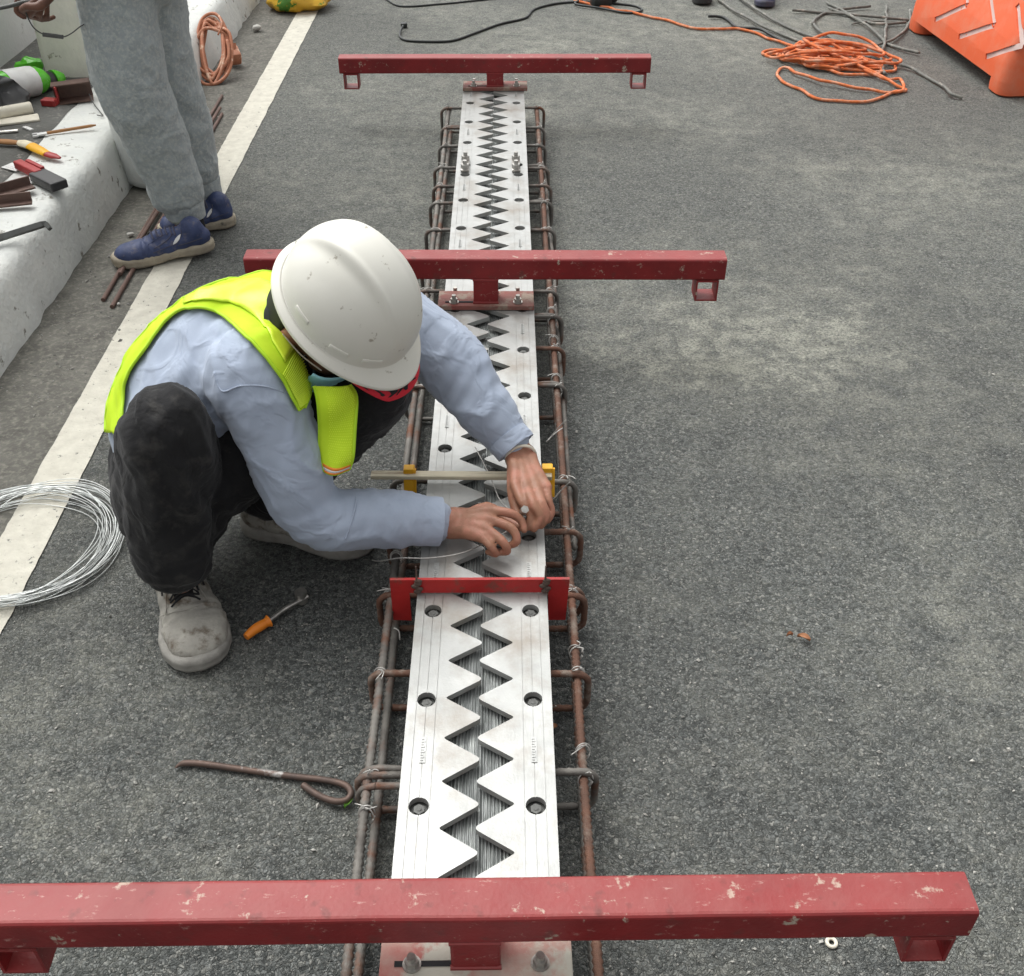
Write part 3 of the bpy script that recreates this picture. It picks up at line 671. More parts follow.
# loose grit: real little stones over the road
def grit(n, area, smin, smax, m, seed, name):
    r2 = random.Random(seed); g = G()
    for k in range(n):
        px, py = r2.uniform(area[0], area[2]), r2.uniform(area[1], area[3]); p = P(px, py, 0); s = r2.uniform(smin, smax)*(1 if r2.random() < .93 else 1.8)
        M = rot('Z', r2.uniform(0, 360)) @ rot('X', r2.uniform(0, 90)); q = [Vector((1, 0, 0)), Vector((-1, .1, 0)), Vector((0, .8, .1)), Vector((.1, -.7, 0)), Vector((0, .1, .6)), Vector((.1, 0, -.6))]
        g.add([p+Vector((0, 0, s*.45))+M @ (v*s*r2.uniform(.75, 1.1)) for v in q], [(0, 2, 4), (2, 1, 4), (1, 3, 4), (3, 0, 4), (2, 0, 5), (1, 2, 5), (3, 1, 5), (0, 3, 5)])
    o = g.build(name, m, smooth=False); o['kind'] = 'stuff'; o['label'] = 'scattered small grit on the road'; o['category'] = 'grit'
grit(2600, (560, 250, 1080, 990), .0010, .0026, 'pebble', 1, 'grit')
grit(1500, (-60, 600, 400, 990), .0010, .0026, 'pebble', 2, 'grit')
grit(380, (570, 240, 1060, 980), .0018, .0034, 'stone', 7, 'grit')
grit(150, (0, 620, 350, 870), .0018, .0030, 'stone', 8, 'grit')
grit(420, (-20, 195, 170, 420), .0015, .005, 'pebble', 4, 'grit')
g0 = random.Random(9)
for (x, y, s, lab) in ((257, 31, .045, 'white stone in the gutter near the yellow bag'), (131, 236, .02, 'small pale stone between kerb and blue shoe'), (219, 118, .012, 'tiny white stone beside the pair of dark rods'), (119, 305, .012, 'tiny pale stone by the ends of the dark rods')):
    p = P(x, y, .004); M = rot('Z', g0.uniform(0, 90)); g = G(); g.ball(p+Vector((0, 0, s*.3)), (s*.5, s*.36, s*.32), M, n=7)
    g.v = [v+Vector((noise.noise(v*70), noise.noise(v*70+Vector((5, 0, 0))), noise.noise(v*70+Vector((9, 0, 0)))))*s*.12 for v in g.v]
    tag(g.build('stone', 'stone', org=p, angle=30), lab, 'stone')

# ================================================================== FAR RIGHT: rope, wires, barrier
def jline(pts, n=8, amp=.004, f=9, seed=0):
    pa = spline(pts, n); return [p+Vector((noise.noise(p*f+Vector((seed, 0, 0)))*amp, noise.noise(p*f+Vector((0, seed, 0)))*amp, 0)) for p in pa]
rnd = random.Random(21); g = G(); c = P(832, 66, 0)
pts = [P(575, 0, .008), P(606, 8, .008), P(640, 14, .008), P(672, 22, .008), P(700, 29, .008), P(740, 29, .008), P(768, 37, .008), P(795, 47, .012)]
for k in range(17):
    ax = rnd.uniform(.07, .25); ay = rnd.uniform(.05, .17); cx = rnd.uniform(-.06, .06); cy = rnd.uniform(-.02, .12); tl = rnd.uniform(-.7, .5); z = .012+.0045*k*rnd.uniform(.5, 1)
    for q in range(7):
        a = q/7*6.283+2.6; v = Vector((ax*math.cos(a), ay*math.sin(a), 0)); v = rot('Z', math.degrees(tl)) @ v
        pts.append(c+v+Vector((cx, cy, max(.008, z*(1-.6*abs(math.cos(a)))))))
pts += [P(900, 85, .01), P(893, 92, .008), P(868, 101, .008), P(830, 100, .008), P(806, 92, .008), P(790, 85, .008), P(778, 76, .008), P(784, 68, .01), P(820, 80, .02), P(870, 90, .012), P(898, 92, .01), P(905, 86, .008), P(900, 79, .01), P(880, 78, .015), P(845, 60, .03), P(800, 55, .01), P(766, 54, .008), P(770, 50, .008), P(800, 52, .012)]
g.tube(jline(pts, 7, .022, 11), .0062, 7); o = g.build('orange_rope', 'rope', org=c, angle=180); tag(o, 'heap of bright orange rope with a tail running across the asphalt', 'rope')
pts = [P(403, 26, .02), P(400, 32, .008), P(402, 38, .006), P(415, 41, .006), P(450, 41, .006), P(475, 33, .006), P(500, 24, .006), P(525, 18, .006), P(535, 9, .006), P(560, 3, .006), P(590, 2, .006), P(630, 5, .006), P(642, 10, .006), P(628, 13, .006), P(600, 8, .010), P(575, 3, .012), P(600, -6, .008)]
g = G(); g.tube(jline(pts, 8, .004, 8), .0055, 7); g.box(P(404, 25, .012), (.03, .03, .02), bev=.004); o = g.build('black_cable', 'cable', org=P(500, 20, 0), angle=60); tag(o, 'black power cable snaking over the asphalt beyond the farthest red beam', 'cable')
g = G(); g.tube(jline([P(382, -4, .005), P(400, 6, .005), P(440, 4, .005), P(480, 0, .005), P(540, -6, .005)], 8, .004, 8), .0045, 7); o = g.build('black_cable', 'cable', org=P(440, 4, 0), angle=180); tag(o, 'thin dark cable along the top edge left of the rope', 'cable')
g = G(); g.box(P(601, 0, .03), (.10, .07, .05), rot('Z', 20), bev=.012); g.box(P(612, -3, .03), (.06, .05, .04), rot('Z', -15), bev=.01); o = g.build('power_socket', 'cable', org=P(601, 0, 0), angle=40); tag(o, 'black cable connector block at the top edge where cable and orange rope meet', 'connector')
wires = [([(715, -5), (730, 8), (755, 22), (790, 38), (830, 52), (850, 58)], 'pale bent wire running from the top edge down to the orange rope'),
         ([(735, -6), (760, 12), (790, 28), (820, 40), (858, 54), (866, 62)], 'longer pale bent wire next to it reaching the rope heap'),
         ([(792, 10), (815, 12), (845, 14), (880, 17), (910, 20)], 'straightish thin grey wire lying left to right above the rope'),
         ([(828, 3), (845, 12), (870, 28), (885, 42), (900, 48), (920, 53)], 'kinked grey wire ending beside the orange barrier'),
         ([(813, 22), (818, 30), (835, 40), (852, 50), (870, 58)], 'short curved grey wire right above the rope heap'),
         ([(812, 24), (822, 14), (845, 9), (870, 6)], 'curved grey wire crossing the straight one'),
         ([(886, 6), (886, 30), (882, 50), (882, 66), (885, 74)], 'upright looking wire standing over the rusty end of the rope'),
         ([(878, 45), (895, 38), (908, 25), (911, 10)], 'grey wire curling up along the orange barrier'),
         ([(830, 8), (860, 20), (880, 24), (905, 22)], 'short grey wire among the crossing wires'),
         ([(852, 24), (870, 21), (892, 22)], 'shortest wire scrap in the middle of the crossing wires'),
         ([(888, 65), (905, 66), (925, 76), (945, 88), (952, 94), (962, 98)], 'grey kinked rod pointing right past the rope heap'),
         ([(708, 16), (725, 18), (738, 27), (760, 29), (780, 40), (800, 48)], 'dark cable alongside the tail of the orange rope')]
for i, (w_, lab) in enumerate(wires):
    pts = [P(x, y, .008+.004*((i+k) % 3)) for k, (x, y) in enumerate(w_)]; g = G(); g.tube(jline(pts, 6, .010, 11, i), .0068 if i not in (9,) else .004, 6)
    o = g.build('scrap_wire', 'cable' if i == 11 else 'greywire', org=pts[0], angle=180); tag(o, lab, 'wire', 'scrap wires on the road by the barrier')
# orange barrier, standing, feet at both ends
A = P(912, 33, 0); B = P(991, 93, 0); ex = Vector((B.x-A.x, B.y-A.y, 0)).normalized(); ey = Vector((-ex.y, ex.x, 0)); ez = Vector((0, 0, 1))
LB = 1.0; WB = .42; bo_ = B-ex*LB+ex*.07
bar = thing('plastic_barrier', bo_, 'bright orange plastic road barrier with pale chevron grooves at the right edge', 'road barrier')
def W(u, v, z): return bo_+ex*u+ey*v+ez*z
# lofted body: v half width as a function of height, feet cut at the base
prof_b = [(0.055, .0), (.12, .004), (.20, .02), (.30, .05), (.45, .095), (.60, .125), (.72, .14), (.78, .15), (.80, .165)]
g = G(); rows = []
for z, ins in prof_b:
    ue = .0+ins*.28; r = .05; v0, v1 = ins, WB-ins; u0, u1 = ue, LB-ue; row = []
    for cu, cv, a0 in ((u1-r, v0+r, -90), (u1-r, v1-r, 0), (u0+r, v1-r, 90), (u0+r, v0+r, 180)):
        for k in range(6): a = R_(a0+18*k); row.append(W(cu+r*math.cos(a), cv+r*math.sin(a), z))
    rows.append(row)
g.grid(rows, True); n = len(rows[0]); g.f.append(tuple(range(len(g.v)-n, len(g.v)))); g.f.append(tuple(range(n))[::-1]); body_b = g.build('body', 'barrier', bar, angle=45)
for u0, u1 in ((.0, .14), (LB-.14, LB)):
    g = G(); rows = []; r = .045
    for z, e in ((.0, .012), (.008, .002), (.03, 0), (.055, 0), (.0552, 0)):
        row = []
        for cu, cv, a0 in ((u1-r-e, r+e, -90), (u1-r-e, WB-r-e, 0), (u0+r+e, WB-r-e, 90), (u0+r+e, r+e, 180)):
            for k in range(6): a = R_(a0+18*k); row.append(W(cu+r*math.cos(a), cv+r*math.sin(a), z))
        rows.append(row)
    g.grid(rows, True); n = len(rows[0]); g.f.append(tuple(range(n))[::-1]); g.build('foot', 'barrier', bar, angle=45)
# chevrons placed on the sloping side (v = ins(z))
def ins(z):
    for (za, ia), (zb_, ib) in zip(prof_b[:-1], prof_b[1:]):
        if za <= z <= zb_: return ia+(ib-ia)*(z-za)/(zb_-za)
    return 0
def onface(px, py):      # ray of that photo pixel against the side face
    d = (cF+cR*((px-512)/FPX)+cU*((488-py)/FPX)); best = None
    for t in np.linspace(2.5, 7, 1800):
        p = cC+d*float(t); q = p-bo_; z = q.z
        if q.dot(ey) >= ins(z) and .05 < z < .8: return (q.dot(ex), z)
    return None
cut = G()
for ch in (((935, 20), (967, 5), (964, -30)), ((959, 37), (994, 25), (989, -12)), ((986, 57), (1021, 45), (1018, 5))):
    q = [onface(*p) for p in ch]
    if None in q: continue
    (ua, za), (ub, zb_), (uc, zc) = q; g = G()
    for (u0, z0), (u1, z1) in (((ua, za), (ub, zb_)), ((ub, zb_), (uc, zc))):
        d = Vector((u1-u0, z1-z0)); nn = Vector((-d.y, d.x)).normalized()*.011; d.normalize(); rows = []
        for s in (-1, 1):
            row = []
            for k in range(9):
                t = k/8; u = u0+(u1-u0)*t+nn.x*s-d.x*.006*(1 if k == 0 else (-1 if k == 8 else 0)); z = z0+(z1-z0)*t+nn.y*s
                row.append(W(u, ins(max(.056, min(z, .79)))+.0065, z))
            rows.append(row)
        g.grid(rows); lo = [Vector(v) for v in rows[0]+rows[1][::-1]]; nq = len(lo); cut.add([v-ey*.05 for v in lo]+[v+ey*.0005+ez*.0 for v in lo], [tuple(range(nq)), tuple(range(nq, 2*nq))[::-1]]+[(i_, nq+i_, nq+(i_+1) % nq, (i_+1) % nq) for i_ in range(nq)])
    g.build('chevron', 'chevron', bar, smooth=False)

mc = bpy.data.meshes.new('cut'); mc.from_pydata([tuple(v) for v in cut.v], [], cut.f); bm = bmesh.new(); bm.from_mesh(mc); bmesh.ops.recalc_face_normals(bm, faces=bm.faces); bm.to_mesh(mc); bm.free()
bm = bmesh.new(); bm.from_mesh(body_b.data); bmesh.ops.recalc_face_normals(bm, faces=bm.faces); bm.to_mesh(body_b.data); bm.free()
oc = bpy.data.objects.new('cut', mc); col.objects.link(oc); md = body_b.modifiers.new('b', 'BOOLEAN'); md.operation = 'DIFFERENCE'; md.object = oc; md.solver = 'EXACT'; md.use_self = True
bpy.context.view_layer.update(); dg = bpy.context.evaluated_depsgraph_get(); nm = bpy.data.meshes.new_from_object(body_b.evaluated_get(dg)); body_b.modifiers.clear(); body_b.data = nm; bpy.data.objects.remove(oc)
# shoes of someone at the top edge
def shoe(root, heel, toe, width, h, m, ms, seams=True, name='shoe'):
    """low laced shoe: smooth upper grown from overlapping volumes, separate sole; returns upper and local frame"""
    heel = Vector(heel); toe = Vector(toe); L_ = (toe-heel).length; f = (toe-heel).normalized(); s = Vector((-f.y, f.x, 0)).normalized(); u = f.cross(s)
    if u.z < 0: u = -u
    k = L_/.285; W = width/.108
    def T(x, y, z): return heel+f*(x*k)+s*(y*W)+u*z
    g = G()
    def el(x, y, z, rx, ry, rz): g.ball(T(x, y, z), (rx*k, ry*W, rz), Matrix((f, s, u)).transposed(), n=12)
    st = .026
    el(.045, 0, st+.018, .042, .036, .034); el(.085, 0, st+.016, .05, .038, .034); el(.13, .001, st+.014, .05, .040, .034); el(.17, .003, st+.012, .05, .044, .032)
    el(.205, .004, st+.010, .052, .047, .030); el(.228, .003, st+.008, .048, .043, .029)
    el(.150, .001, st+.026, .045, .028, .026)
    limb(g, [T(.048, 0, st+.02), T(.052, 0, h-.012)], [.036*W, .036*W], n=16); limb(g, [T(.085, 0, st+.03), T(.078, 0, h-.020)], [.030*W, .026*W], n=14); limb(g, [T(.085, 0, h-.024), T(.150, 0, st+.036)], [.026*W, .024*W], n=14)
    vs, fs, ns = remesh(g, .0042, 5)
    out = []
    for v, nn in zip(vs, ns):
        q = v-heel; x = q.dot(f)/k; z = q.dot(u)
        if z < st-.012: v = v+u*((st-.012)-z)
        cr = .0016*math.sin(x*420+2.5*noise.noise(v*40))*math.exp(-((x-.185)/.018)**2)
        out.append(v+nn*(cr+.0012*noise.noise(v*55)+.0022*noise.noise(v*20)))
    q_ = G(); q_.v = out; q_.f = fs; up = q_.build(name, m, root, angle=180); bs = BVHTree.FromPolygons([tuple(v) for v in out], fs)
    def on(x, y, lift=.0012):
        loc, nn, ix, dd = bs.ray_cast(T(x, y, .25), -u)
        return loc+nn*lift if loc is not None else T(x, y, st+.03)
    if seams:
        for path in ([(.178, .040), (.186, .020), (.190, 0), (.186, -.020), (.178, -.040)], [(.178, -.030), (.140, -.020), (.115, -.016)], [(.178, .030), (.140, .020), (.115, .016)]):
            g = G(); g.tube(spline([on(x, y, .0006) for x, y in path], 4), .0011, 5); g.build('seam', m, up, angle=180)
    # sole with rounded outline
    def hw(x):
        pts = [(0, .0), (.006, .018), (.02, .030), (.045, .036), (.09, .035), (.13, .036), (.17, .043), (.205, .0485), (.235, .046), (.262, .036), (.278, .022), (.285, .0)]
        for (a, b), (c, d) in zip(pts[:-1], pts[1:]):
            if a <= x <= c: return b+(d-b)*(x-a)/(c-a)
        return 0
    X = [0, .0025, .006, .012, .02, .032, .045, .065, .09, .11, .13, .15, .17, .19, .205, .22, .235, .25, .262, .271, .278, .282, .285]
    g = G(); rows = []
    for zz, e in ((.0, -.0035), (.002, .0), (.010, .0022), (.014, .0008), (.018, .0024), (.027, .0012), (.031, -.003), (.031, -.010)):
        row = []
        for sg, xs_ in ((1, X), (-1, X[::-1])):
            for x in xs_:
                c_ = .143; ex = e*(x-c_)/c_; arch = .005*math.exp(-((x-.11)/.03)**2) if zz < .004 else 0
                row.append(T(x+ex, sg*max(0, hw(x)+e), zz+arch+.007*max(0, (x-.21)/.075)**2))
        rows.append(row)
    g.grid(rows, True); n = len(rows[0]); g.f.append(tuple(range(n))[::-1]); g.f.append(tuple(len(g.v)-n+k_ for k_ in range(n))); g.build('sole', ms, up, angle=60)
    return up, T, on, f, s, u, L_
for (hx, hy, tx, ty, m_, lab) in ((690, -38, 703, 6, 'dustyshoe', 'olive grey shoe toe just showing at the top edge'), (757, -38, 765, 9, 'blueshoe', 'blue shoe toe just showing at the top edge')):
    hl, to = P(hx, hy, .002), P(tx, ty, .002); to = hl+(to-hl).normalized()*.29+ (P(tx, ty, .002)-(hl+(P(tx, ty, .002)-hl).normalized()*.29)); hl = to-(to-P(hx, hy, .002)).normalized()*.29
    r_ = thing('shoe', hl, lab, 'shoe', 'shoes at the top edge'); shoe(r_, hl, to, .11, .085, m_, 'blackplastic' if m_ == 'dustyshoe' else 'blueshoe2', name='upper')
# ================================================================== FAR LEFT: bag, peach cord coil, rods
c = P(297, 13, .0); g = G()
rows = []
for i in range(17):
    a = math.pi*i/16
    row = []
    for k in range(40):
        b = 2*math.pi*k/40; q = Vector((math.cos(b)*math.sin(a), math.sin(b)*math.sin(a), -math.cos(a)))
        dd = 1+.22*noise.noise(q*2.2+Vector((4, 0, 0)))+.10*noise.noise(q*7)
        row.append(c+Vector((q.x*.155*dd, q.y*.15*dd+.10, max(.004, .055+q.z*.075*dd))))
    rows.append(row)
g.grid(rows, True); bg_ = thing('plastic_bag', c, 'crumpled yellow and green printed plastic bag on the white line at the top edge', 'bag'); g.build('bag_body', 'bagyellow', bg_, angle=60)
g = G(); g.grid([[c+Vector((x, -.045+.035*j+.012*noise.noise(Vector((x*30, j, 2))), .104+.030*j/1.6-.03*abs(x)+.004*noise.noise(Vector((x*40, j, 0))))) for x in np.linspace(-.07, .06, 12)] for j in range(3)]); g.build('print_patch', 'bagpurple', bg_, angle=180)
c = P(212, 60, .0); g = G(); rnd = random.Random(31); pts = []
ccx, ccy = -1.185, P(215, 78, 0).y
for k in range(9):
    a0 = rnd.uniform(-.3, .3); rx = rnd.uniform(.06, .14); rz = rnd.uniform(.10, .19); sh = rnd.uniform(-.03, .03)
    for q in range(8):
        a = q/8*6.283+1.2; v = Vector((rx*math.cos(a)*.6, rz*.75*math.sin(a)+sh, rz*.62*math.sin(a)))
        pts.append(Vector((ccx-.010+v.x*1.0+rnd.uniform(-.012, .012)-.16*max(0, v.z), ccy+.02+v.y*.9, .105+v.z+rnd.uniform(-.01, .01))))
g.tube(spline(pts, 7), .0068, 7); g.tube(spline([P(218, 35, .2), P(222, 25, .23), P(219, 16, .25)], 4), .004, 6); 
o = g.build('cord_coil', 'peachcord', org=(ccx, ccy, 0), angle=180); tag(o, 'coil of peach coloured electric cord leaning on the kerb behind the standing man', 'cord')
g = G(); a = P(234, 55, .045); g.box(a, (.05, .075, .055), rot('Z', 25) @ rot('X', 20), bev=.012); g.cyl(a+Vector((0, 0, .02)), a+Vector((0, .01, .045)), .014, n=12)
o = g.build('plug', 'peachcord', org=a); tag(o, 'orange plug body lying against the peach cord coil', 'plug')
# thin rods under the blue shoe
for (a, b, lab) in (((103, 300, .007), (222, 96, .007), 'dark steel rod in the gutter nearest the kerb'), ((120, 274, .014), (220, 108, .014), 'middle dark steel rod with its end under the blue shoe'), ((112, 307, .007), (222, 114, .007), 'dark steel rod in the gutter nearest the white line')):
    p, q = P(*a), P(*b); g = G(); g.tube([p.lerp(q, t)+Vector((0, 0, .001*math.sin(t*9))) for t in np.linspace(0, 1, 12)], .0062, 8); o = g.build('steel_rod', 'brownsteel', org=p, angle=60); tag(o, lab, 'rod', 'dark rods under the standing man')

# ================================================================== TOOLS ON THE KERB (z about .19)
KZ = .19
# green bottle with white label, lying down
bt = thing('plastic_bottle', P(22, 76, KZ), 'crushed green plastic bottle with a white label lying on the walkway', 'bottle')
a, b = P(14, 84, KZ+.055), P(50, 78, KZ+.04)
d = (b-a).normalized(); p0_ = a-d*.08
def alongb(t, k): return p0_+d*t
g = G(); g.tube([p0_+d*t for t in (.0, .01, .04, .09, .14, .17, .19, .205, .215, .24)], [.012, .050, .055, .054, .055, .052, .040, .022, .015, .015], 16, flat=.85); g.build('bottle_body', 'greenplastic', bt, angle=60)
g = G(); g.tube([p0_+d*t for t in (.045, .05, .145, .15)], [.0562, .0570, .0570, .0562], 16, flat=.86, cap=False); g.build('bottle_label', 'white', bt)
g = G(); g.cyl(p0_+d*.235, p0_+d*.255, .016, n=14); g.build('cap', 'greenplastic', bt)
b2 = thing('plastic_bottle', P(52, 78, KZ), 'small bottle with dark label and green neck behind the brown steel channel', 'bottle')
a, b = P(38, 84, KZ+.03), P(62, 77, KZ+.03); d = (b-a).normalized(); g = G(); g.tube([a+d*t for t in (-.05, -.04, .0, .05, .07, .09)], [.01, .03, .032, .032, .02, .012], 14); g.build('bottle_body', 'blackplastic', b2, angle=60)
g = G(); g.tube([a+d*t for t in (.06, .075, .10)], [.033, .03, .014], 14); g.build('cap', 'greenplastic', b2)
g = G(); a = P(30, 66, KZ+.03); g.ball(a, (.05, .035, .03), rot('Z', 30), n=9); g.v = [v+Vector((noise.noise(v*40), noise.noise(v*40+Vector((4, 0, 0))), noise.noise(v*40+Vector((8, 0, 0)))))*.014 for v in g.v]; o = g.build('plastic_scrap', 'greenplastic', org=a, angle=30); tag(o, 'crumpled green plastic scrap behind the lying bottle', 'scrap')
# black bag
g = G(); a = P(4, 103, KZ+.03); g.ball(a, (.075, .06, .05), n=12); g.v = [Vector((v.x, v.y, max(v.z, KZ+.002))) for v in (v+Vector((noise.noise(v*22), noise.noise(v*22+Vector((4, 0, 0))), noise.noise(v*22+Vector((8, 0, 0)))))*.045 for v in g.v)]; o = g.build('black_pouch', 'blackplastic', org=a, angle=50); tag(o, 'crumpled black tool pouch at the left edge below the green bottle', 'pouch')
# white roll
a, b = P(-14, 116, KZ+.022), P(32, 108, KZ+.022); g = G(); g.tube([a, a.lerp(b, .02), a.lerp(b, .98), b], [.018, .021, .021, .018], 16); g.v = [v+Vector((0, 0, noise.noise(v*50)*.004)) for v in g.v]; o = g.build('paper_roll', 'cream', org=(a+b)/2, angle=40); tag(o, 'white rolled up cloth or paper on the walkway at the left edge', 'roll')
g = G(); a, b = P(-12, 124, KZ+.008), P(39, 117, KZ+.008); g.box((a+b)/2, ((b-a).length, .05, .008), frame(b-a, (0, 0, 1)), bev=.003); g.v = [v+Vector((0, 0, noise.noise(v*30)*.005)) for v in g.v]; o = g.build('cardboard_scrap', 'cream', org=a, angle=40); tag(o, 'flat cream coloured scrap under the white roll', 'scrap')
# brown channel with a red end
ch = thing('steel_channel', P(72, 92, KZ), 'short brown steel channel with a red painted end in front of the white pier', 'steel channel')
a, b = P(53, 93, KZ+.03), P(91, 88, KZ+.034); M = frame(b-a, (0, 0, 1)); L_ = (b-a).length; g = G(); mid = (a+b)/2
g.box(mid+M @ Vector((0, .02, .0)), (L_, .005, .055), M); g.box(mid+M @ Vector((0, -.006, .028)), (L_, .047, .004), M); g.box(mid+M @ Vector((0, -.012, -.028)), (L_, .058, .004), M); g.build('channel_body', 'brownsteel', ch, smooth=False)
g = G(); a2 = P(50, 102, KZ+.012); g.box(a2, (.05, .035, .022), rot('Z', -10), bev=.004); g.box(a2+Vector((.018, .03, .022)), (.006, .06, .05), M, bev=.002); g.build('red_end', 'toolred', ch, angle=14)
g = G(); g.tube(spline([P(89, 94, KZ+.02), P(94, 104, KZ+.006), P(101, 113, KZ+.003), P(103, 116, KZ+.003), P(97, 115, KZ+.003)], 5), .0018, 6); o = g.build('wire_bit', 'darksteel', org=P(95, 105, KZ)); tag(o, 'thin bent wire hanging off the brown channel onto the white kerb', 'wire')
# pencil like brush with white jaw
pb = thing('paint_stick', P(70, 131, KZ), 'thin orange wooden stick with a white spanner shaped head on the kerb', 'stick')
a, b = P(47, 133, KZ+.006), P(96, 125, KZ+.008); g = G(); g.tube([a, a.lerp(b, .9), b], [.0052, .005, .002], 8); g.build('shaft', 'woodbrown', pb)
g = G(); q = P(42, 134, KZ+.006); M = frame(b-a, (0, 0, 1)); g.box(q, (.03, .018, .006), M, bev=.002); g.box(q+M @ Vector((-.02, .010, 0)), (.018, .007, .006), M, bev=.002); g.box(q+M @ Vector((-.02, -.010, 0)), (.018, .007, .006), M, bev=.002); g.build('head', 'white', pb, angle=40)
for i, (x, y) in enumerate(((8, 122.5), (28, 128), (4, 131), (12, 133))):
    pass
g = G(); a, b = P(-5, 133, KZ+.006), P(18, 131, KZ+.006); g.tube([a, b], .0055, 8); o = g.build('chalk_stick', 'steel', org=a); tag(o, 'short pale metal rod at the left edge below the white roll', 'rod')
g = G(); a, b = P(24, 127, KZ+.005), P(32, 130, KZ+.005); g.box((a+b)/2, ((b-a).length, .014, .006), frame(b-a, (0, 0, 1)), bev=.002); o = g.build('paper_scrap', 'white', org=a, angle=30); tag(o, 'tiny white paper scrap next to the thin orange stick', 'paper scrap')
# trowel/brush: wooden handle yellow ferrule red tip
tr = thing('paint_brush', P(35, 147, KZ), 'old paint brush with pale wooden handle, yellow collar and dark red tip', 'brush')
a, b = P(-6, 141, KZ+.015), P(22, 143, KZ+.014); g = G(); g.tube([a, a.lerp(b, .5), b], [.010, .013, .009], 12, flat=.6); g.build('dark_handle', 'woodbrown', tr)
a, b, c_, e = P(18, 142, KZ+.014), P(31, 146, KZ+.013), P(47, 154, KZ+.012), P(60, 158, KZ+.009)
g = G(); g.tube([a, a.lerp(b, .4), b], [.010, .019, .018], 12, flat=.55); g.build('handle', 'wood', tr)
g = G(); g.tube([b, b.lerp(c_, .5), c_], [.0185, .018, .014], 12, flat=.5); g.build('collar', 'yellow', tr)
g = G(); g.tube([c_, c_.lerp(e, .5), e], [.0135, .014, .006], 12, flat=.5); g.build('tip', 'toolred', tr)
# black and red stapler-like tool
sp = thing('staple_gun', P(38, 178, KZ), 'black and dark red hand tool lying on white cards on the kerb', 'hand tool')
a, b = P(20, 166, KZ+.016), P(60, 186, KZ+.014); M = frame(b-a, (0, 0, 1)); L_ = (b-a).length
g = G(); g.box(a.lerp(b, .72), (L_*.55, .052, .026), M, bev=.004); g.build('black_body', 'blackplastic', sp, angle=14)
g = G(); g.box(a.lerp(b, .22)+Vector((0, 0, .004)), (L_*.55, .026, .024), M, bev=.004); g.box(a.lerp(b, .30)+Vector((.006, .02, .010)), (L_*.40, .014, .018), M, bev=.003); g.build('red_lever', 'toolred', sp, angle=14)
for k, (x, y) in enumerate(((14, 167), (29, 179))):
    g = G(); q = P(x, y, KZ+.003); g.box(q, (.062, .042, .003), rot('Z', -28), bev=.001)
    for j in range(4):
        g.box(q+rot('Z', -28) @ Vector((-.02+.013*j, -.008, .0018)), (.006, .016, .001), rot('Z', -28))
    o = g.build('white_card', 'white', org=q, angle=30); tag(o, ('upper' if k == 0 else 'lower')+' of two small white cards under the black and red tool', 'card', 'white cards')
# angle steels and wrench bar at the left edge
for (a, b, w_, lab) in (((-10, 198, KZ+.012), (33, 186, KZ+.012), .034, 'brown flat steel piece, upper one of the pair at the left edge'), ((-14, 207, KZ+.010), (32, 202, KZ+.010), .026, 'brown steel angle piece, lower one of the pair at the left edge')):
    p, q = P(*a), P(*b); M = frame(q-p, (0, 0, 1)); g = G(); g.box((p+q)/2, ((q-p).length, w_, .005), M); g.box((p+q)/2+M @ Vector((0, w_/2-.0028, .014)), ((q-p).length, .005, .024), M); o = g.build('steel_angle', 'brownsteel', org=p, smooth=False); tag(o, lab, 'steel angle', 'brown steel pieces on the kerb')
g = G(); p, q, e = P(-16, 243, KZ+.010), P(44, 224, KZ+.012), P(50, 229, KZ+.004); g.tube([p, p.lerp(q, .95), q+Vector((.005, 0, 0)), e], [.010, .010, .0095, .007], 4); o = g.build('pry_bar', 'darksteel', org=p, smooth=False); tag(o, 'flat dark steel bar with bent tip lying on the kerb at the left edge', 'pry bar')

# ================================================================== PEOPLE
def person_mesh(g, name, m, root, voxel, smooth=3, fold=None, seed=0, disp=True):
    vs, fs, ns = remesh(g, voxel, smooth)
    if fold is not None: vs = folds(vs, ns, fold, seed)
    q = G(); q.v = vs; q.f = fs; o = q.build(name, m, root, angle=180); return o, vs, fs
V = Vector
# ---------------- crouching worker
wk = thing('person', (-.50, 1.50, 0), 'crouching worker in white helmet, lime vest and light blue shirt working on the joint', 'person')
rs, re, rw = V((-.425, 1.50, .450)), V((-.334, 1.425, .215)), P(452, 523, .165)
ls, le, lw = V((-.30, 1.80, .44)), P(440, 352, .34), P(519, 452, .20)
hipR, hipL = V((-.595, 1.46, .21)), V((-.57, 1.67, .21))
knR, anR = V((-.540, 1.385, .430)), V((-.580, 1.375, .115))
knL, anL = V((-.245, 1.59, .365)), V((-.465, 1.620, .10))
pel = V((-.59, 1.565, .22)); mid = V((-.535, 1.60, .35)); chest = V((-.45, 1.63, .43)); nk = V((-.375, 1.61, .475))
up = (-cF*.82+(cR*.79+cU*.61)*.574).normalized(); fr = (cR*.66-cU*.75+cF*.05); fr = (fr-up*fr.dot(up)).normalized(); lf = up.cross(fr)
HC = P(354, 296, .575)-up*.028          # centre of the helmet rim plane
hd = HC-up*.046-fr*.012-cR*.014                   # head centre
HM = Matrix((fr, lf, up)).transposed()
body = G()
limb(body, [pel, mid, chest, nk], [.09, .095, .09, .05]); limb(body, [rs+V((.01, .02, -.01)), chest-V((0,0,.03)), ls-V((0, .02, .01))], [.045, .085, .045])
limb(body, [rs, re, rw], [.048, .038, .026]); limb(body, [ls, le, lw], [.048, .038, .026])
limb(body, [hipR, knR], [.075, .050]); limb(body, [knR, anR], [.050, .034]); limb(body, [hipL, knL], [.075, .050]); limb(body, [knL, anL], [.050, .034])
